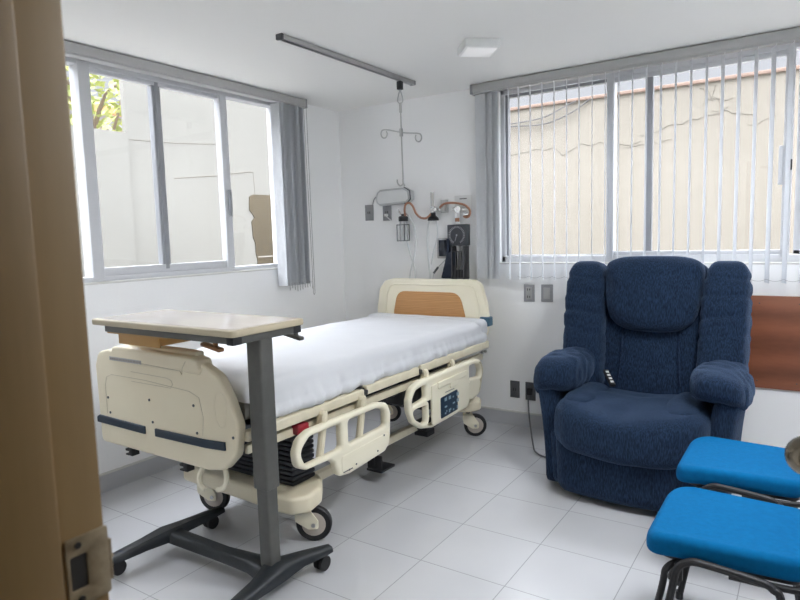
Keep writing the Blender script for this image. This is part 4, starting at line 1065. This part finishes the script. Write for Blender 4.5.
for k, (zz, sag, lab) in enumerate(((2.60, .10, 'black cable sagging along the courtyard wall, upper of the pair'), (2.565, .17, 'black cable sagging along the courtyard wall, lower of the pair'))):
    q = MB(); q.tube(CAB[k], .006, 6, smooth=6)
    obj('outdoor_cable', q, M['cable'], org=(1.3, EY, 2.4), label=lab, cat='cable')
EX = -1.5
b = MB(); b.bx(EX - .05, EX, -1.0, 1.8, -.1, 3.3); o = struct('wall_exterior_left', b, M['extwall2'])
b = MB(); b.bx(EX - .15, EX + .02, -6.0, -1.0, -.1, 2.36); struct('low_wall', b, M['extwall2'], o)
# bare patch with a ragged edge
py0, py1, pz0, pz1 = .345, .74, 1.05, 1.905
P = [(py1, pz0), (py1, pz1), (py0 + .05, pz1 - .005), (py0, pz1 - .03), (py0 - .01, 1.74), (py0 + .03, 1.70), (py0 + .055, 1.66), (py0 + .015, 1.62), (py0 + .025, 1.45), (py0 + .05, 1.40), (py0 + .05, 1.30), (py0 + .07, 1.22), (py0 + .06, pz0)]
struct('bare_patch', MB().plate(P, [], .012, .002, T((EX + .004, 0, 0)) @ YZ), M['patch'], o)
struct('patch_line', MB().bx(EX + .009, EX + .013, .42, .74, 1.245, 1.257), M['labelgrey'], o)
ck = MB(); ck.tube([(EX - .0, -.55, 2.01), (EX, -.1, 2.06), (EX, .35, 2.13), (EX, .42, 2.13)], .004, 4); ck.tube([(EX, -.98, 2.31), (EX, -.5, 2.33), (EX, .1, 2.38)], .003, 4); ck.tube([(EX, .42, 2.13), (EX, .43, 1.9)], .003, 4)
struct('crack', ck, M['crack'], o)
# neighbours' house and tree over the low wall
hs = thing('house', 'pale house with an orange roof edge beyond the low courtyard wall', 'house', (-9.5, 3.5, -.1))
obj('facade', MB().bx(-10, -9, 1.0, 6.0, -.1, 4.12), M['housew'], hs)
obj('roof_edge', MB().bx(-10.2, -8.8, .9, 6.1, 4.12, 4.27), M['roof'], hs)
random.seed(21)
tr_ = thing('tree', 'yellow-green leafy tree behind the low courtyard wall at the left window', 'tree', (-4.6, .4, -.1))
q = MB(); q.tube([(-4.6, .4, -.1), (-4.55, .45, 1.5), (-4.6, .5, 2.8)], [.10, .09, .07], 8, smooth=4)
for k in range(16):
    a = random.uniform(0, 2 * PI); l = random.uniform(.6, 1.5); z = random.uniform(2.1, 3.0)
    q.tube([(-4.6, .5, z), (-4.6 + l * .5 * math.cos(a), 0.5 + l * .5 * math.sin(a), z + random.uniform(.1, .6)), (-4.6 + l * math.cos(a), 0.5 + l * math.sin(a), z + random.uniform(.2, 1.2))], [.03, .018, .01], 5, smooth=3)
obj('trunk', q, M['bark'], tr_)
q = MB()
for k in range(4200):
    while True:
        d = Vector((random.uniform(-1, 1), random.uniform(-1, 1), random.uniform(-1, 1)))
        if d.length < 1: break
    p = Vector((-4.6 + d.x * 1.1, .6 + d.y * 1.5, 3.4 + d.z * 1.1))
    if noise.noise(p * 2.6) < -.02: continue
    u = Vector((random.uniform(-1, 1), random.uniform(-1, 1), random.uniform(-.6, .6))).normalized(); w_ = u.orthogonal().normalized()
    L_ = random.uniform(.05, .085)
    q.add([p - u * L_, p + w_ * L_ * .45, p + u * L_, p - w_ * L_ * .45], [(0, 1, 2, 3)])
obj('foliage', q, M['leaf'], tr_)

# ------------------------------------------------------------------ light
SKY0, SKY1 = .22, 7.0
W = bpy.data.worlds.new('overcast_sky'); S.world = W; W.use_nodes = True
N = W.node_tree.nodes; L = W.node_tree.links
bg = N['Background']
tc = N.new('ShaderNodeTexCoord'); sx = N.new('ShaderNodeSeparateXYZ'); L.new(tc.outputs['Generated'], sx.inputs[0])
# overcast dome: pale near the horizon, several times brighter overhead
mr = N.new('ShaderNodeMapRange'); mr.inputs[1].default_value = .3; mr.inputs[2].default_value = 1; mr.inputs[3].default_value = SKY0; mr.inputs[4].default_value = SKY1
L.new(sx.outputs['Z'], mr.inputs[0]); L.new(mr.outputs[0], bg.inputs[1])
bg.inputs[0].default_value = (.90, .92, 1.0, 1)
def portal(name, loc, rot, sx_, sy_):
    l = bpy.data.lights.new(name, 'AREA'); l.shape = 'RECTANGLE'; l.size = sx_; l.size_y = sy_
    l.cycles.is_portal = True
    o = bpy.data.objects.new(name, l); COL.objects.link(o); o.location = loc; o.rotation_euler = rot
portal('portal_back', ((BX0 + BX1) / 2, .16, (BZ0 + BZ1) / 2), (R(-90), 0, 0), BX1 - BX0, BZ1 - BZ0)
portal('portal_left', (-.16, (LY0 + LY1) / 2, (LZ0 + LZ1) / 2), (0, R(-90), 0), LZ1 - LZ0, LY1 - LY0)
cy_ = S.cycles
cy_.max_bounces = 12; cy_.diffuse_bounces = 8; cy_.transparent_max_bounces = 16; cy_.use_denoising = True
cy_.caustics_reflective = False; cy_.caustics_refractive = False; cy_.sample_clamp_indirect = 8
vs = S.view_settings; vs.view_transform = 'Standard'; vs.look = 'None'; vs.gamma = 1; vs.use_curve_mapping = False
vs.exposure = 1.98
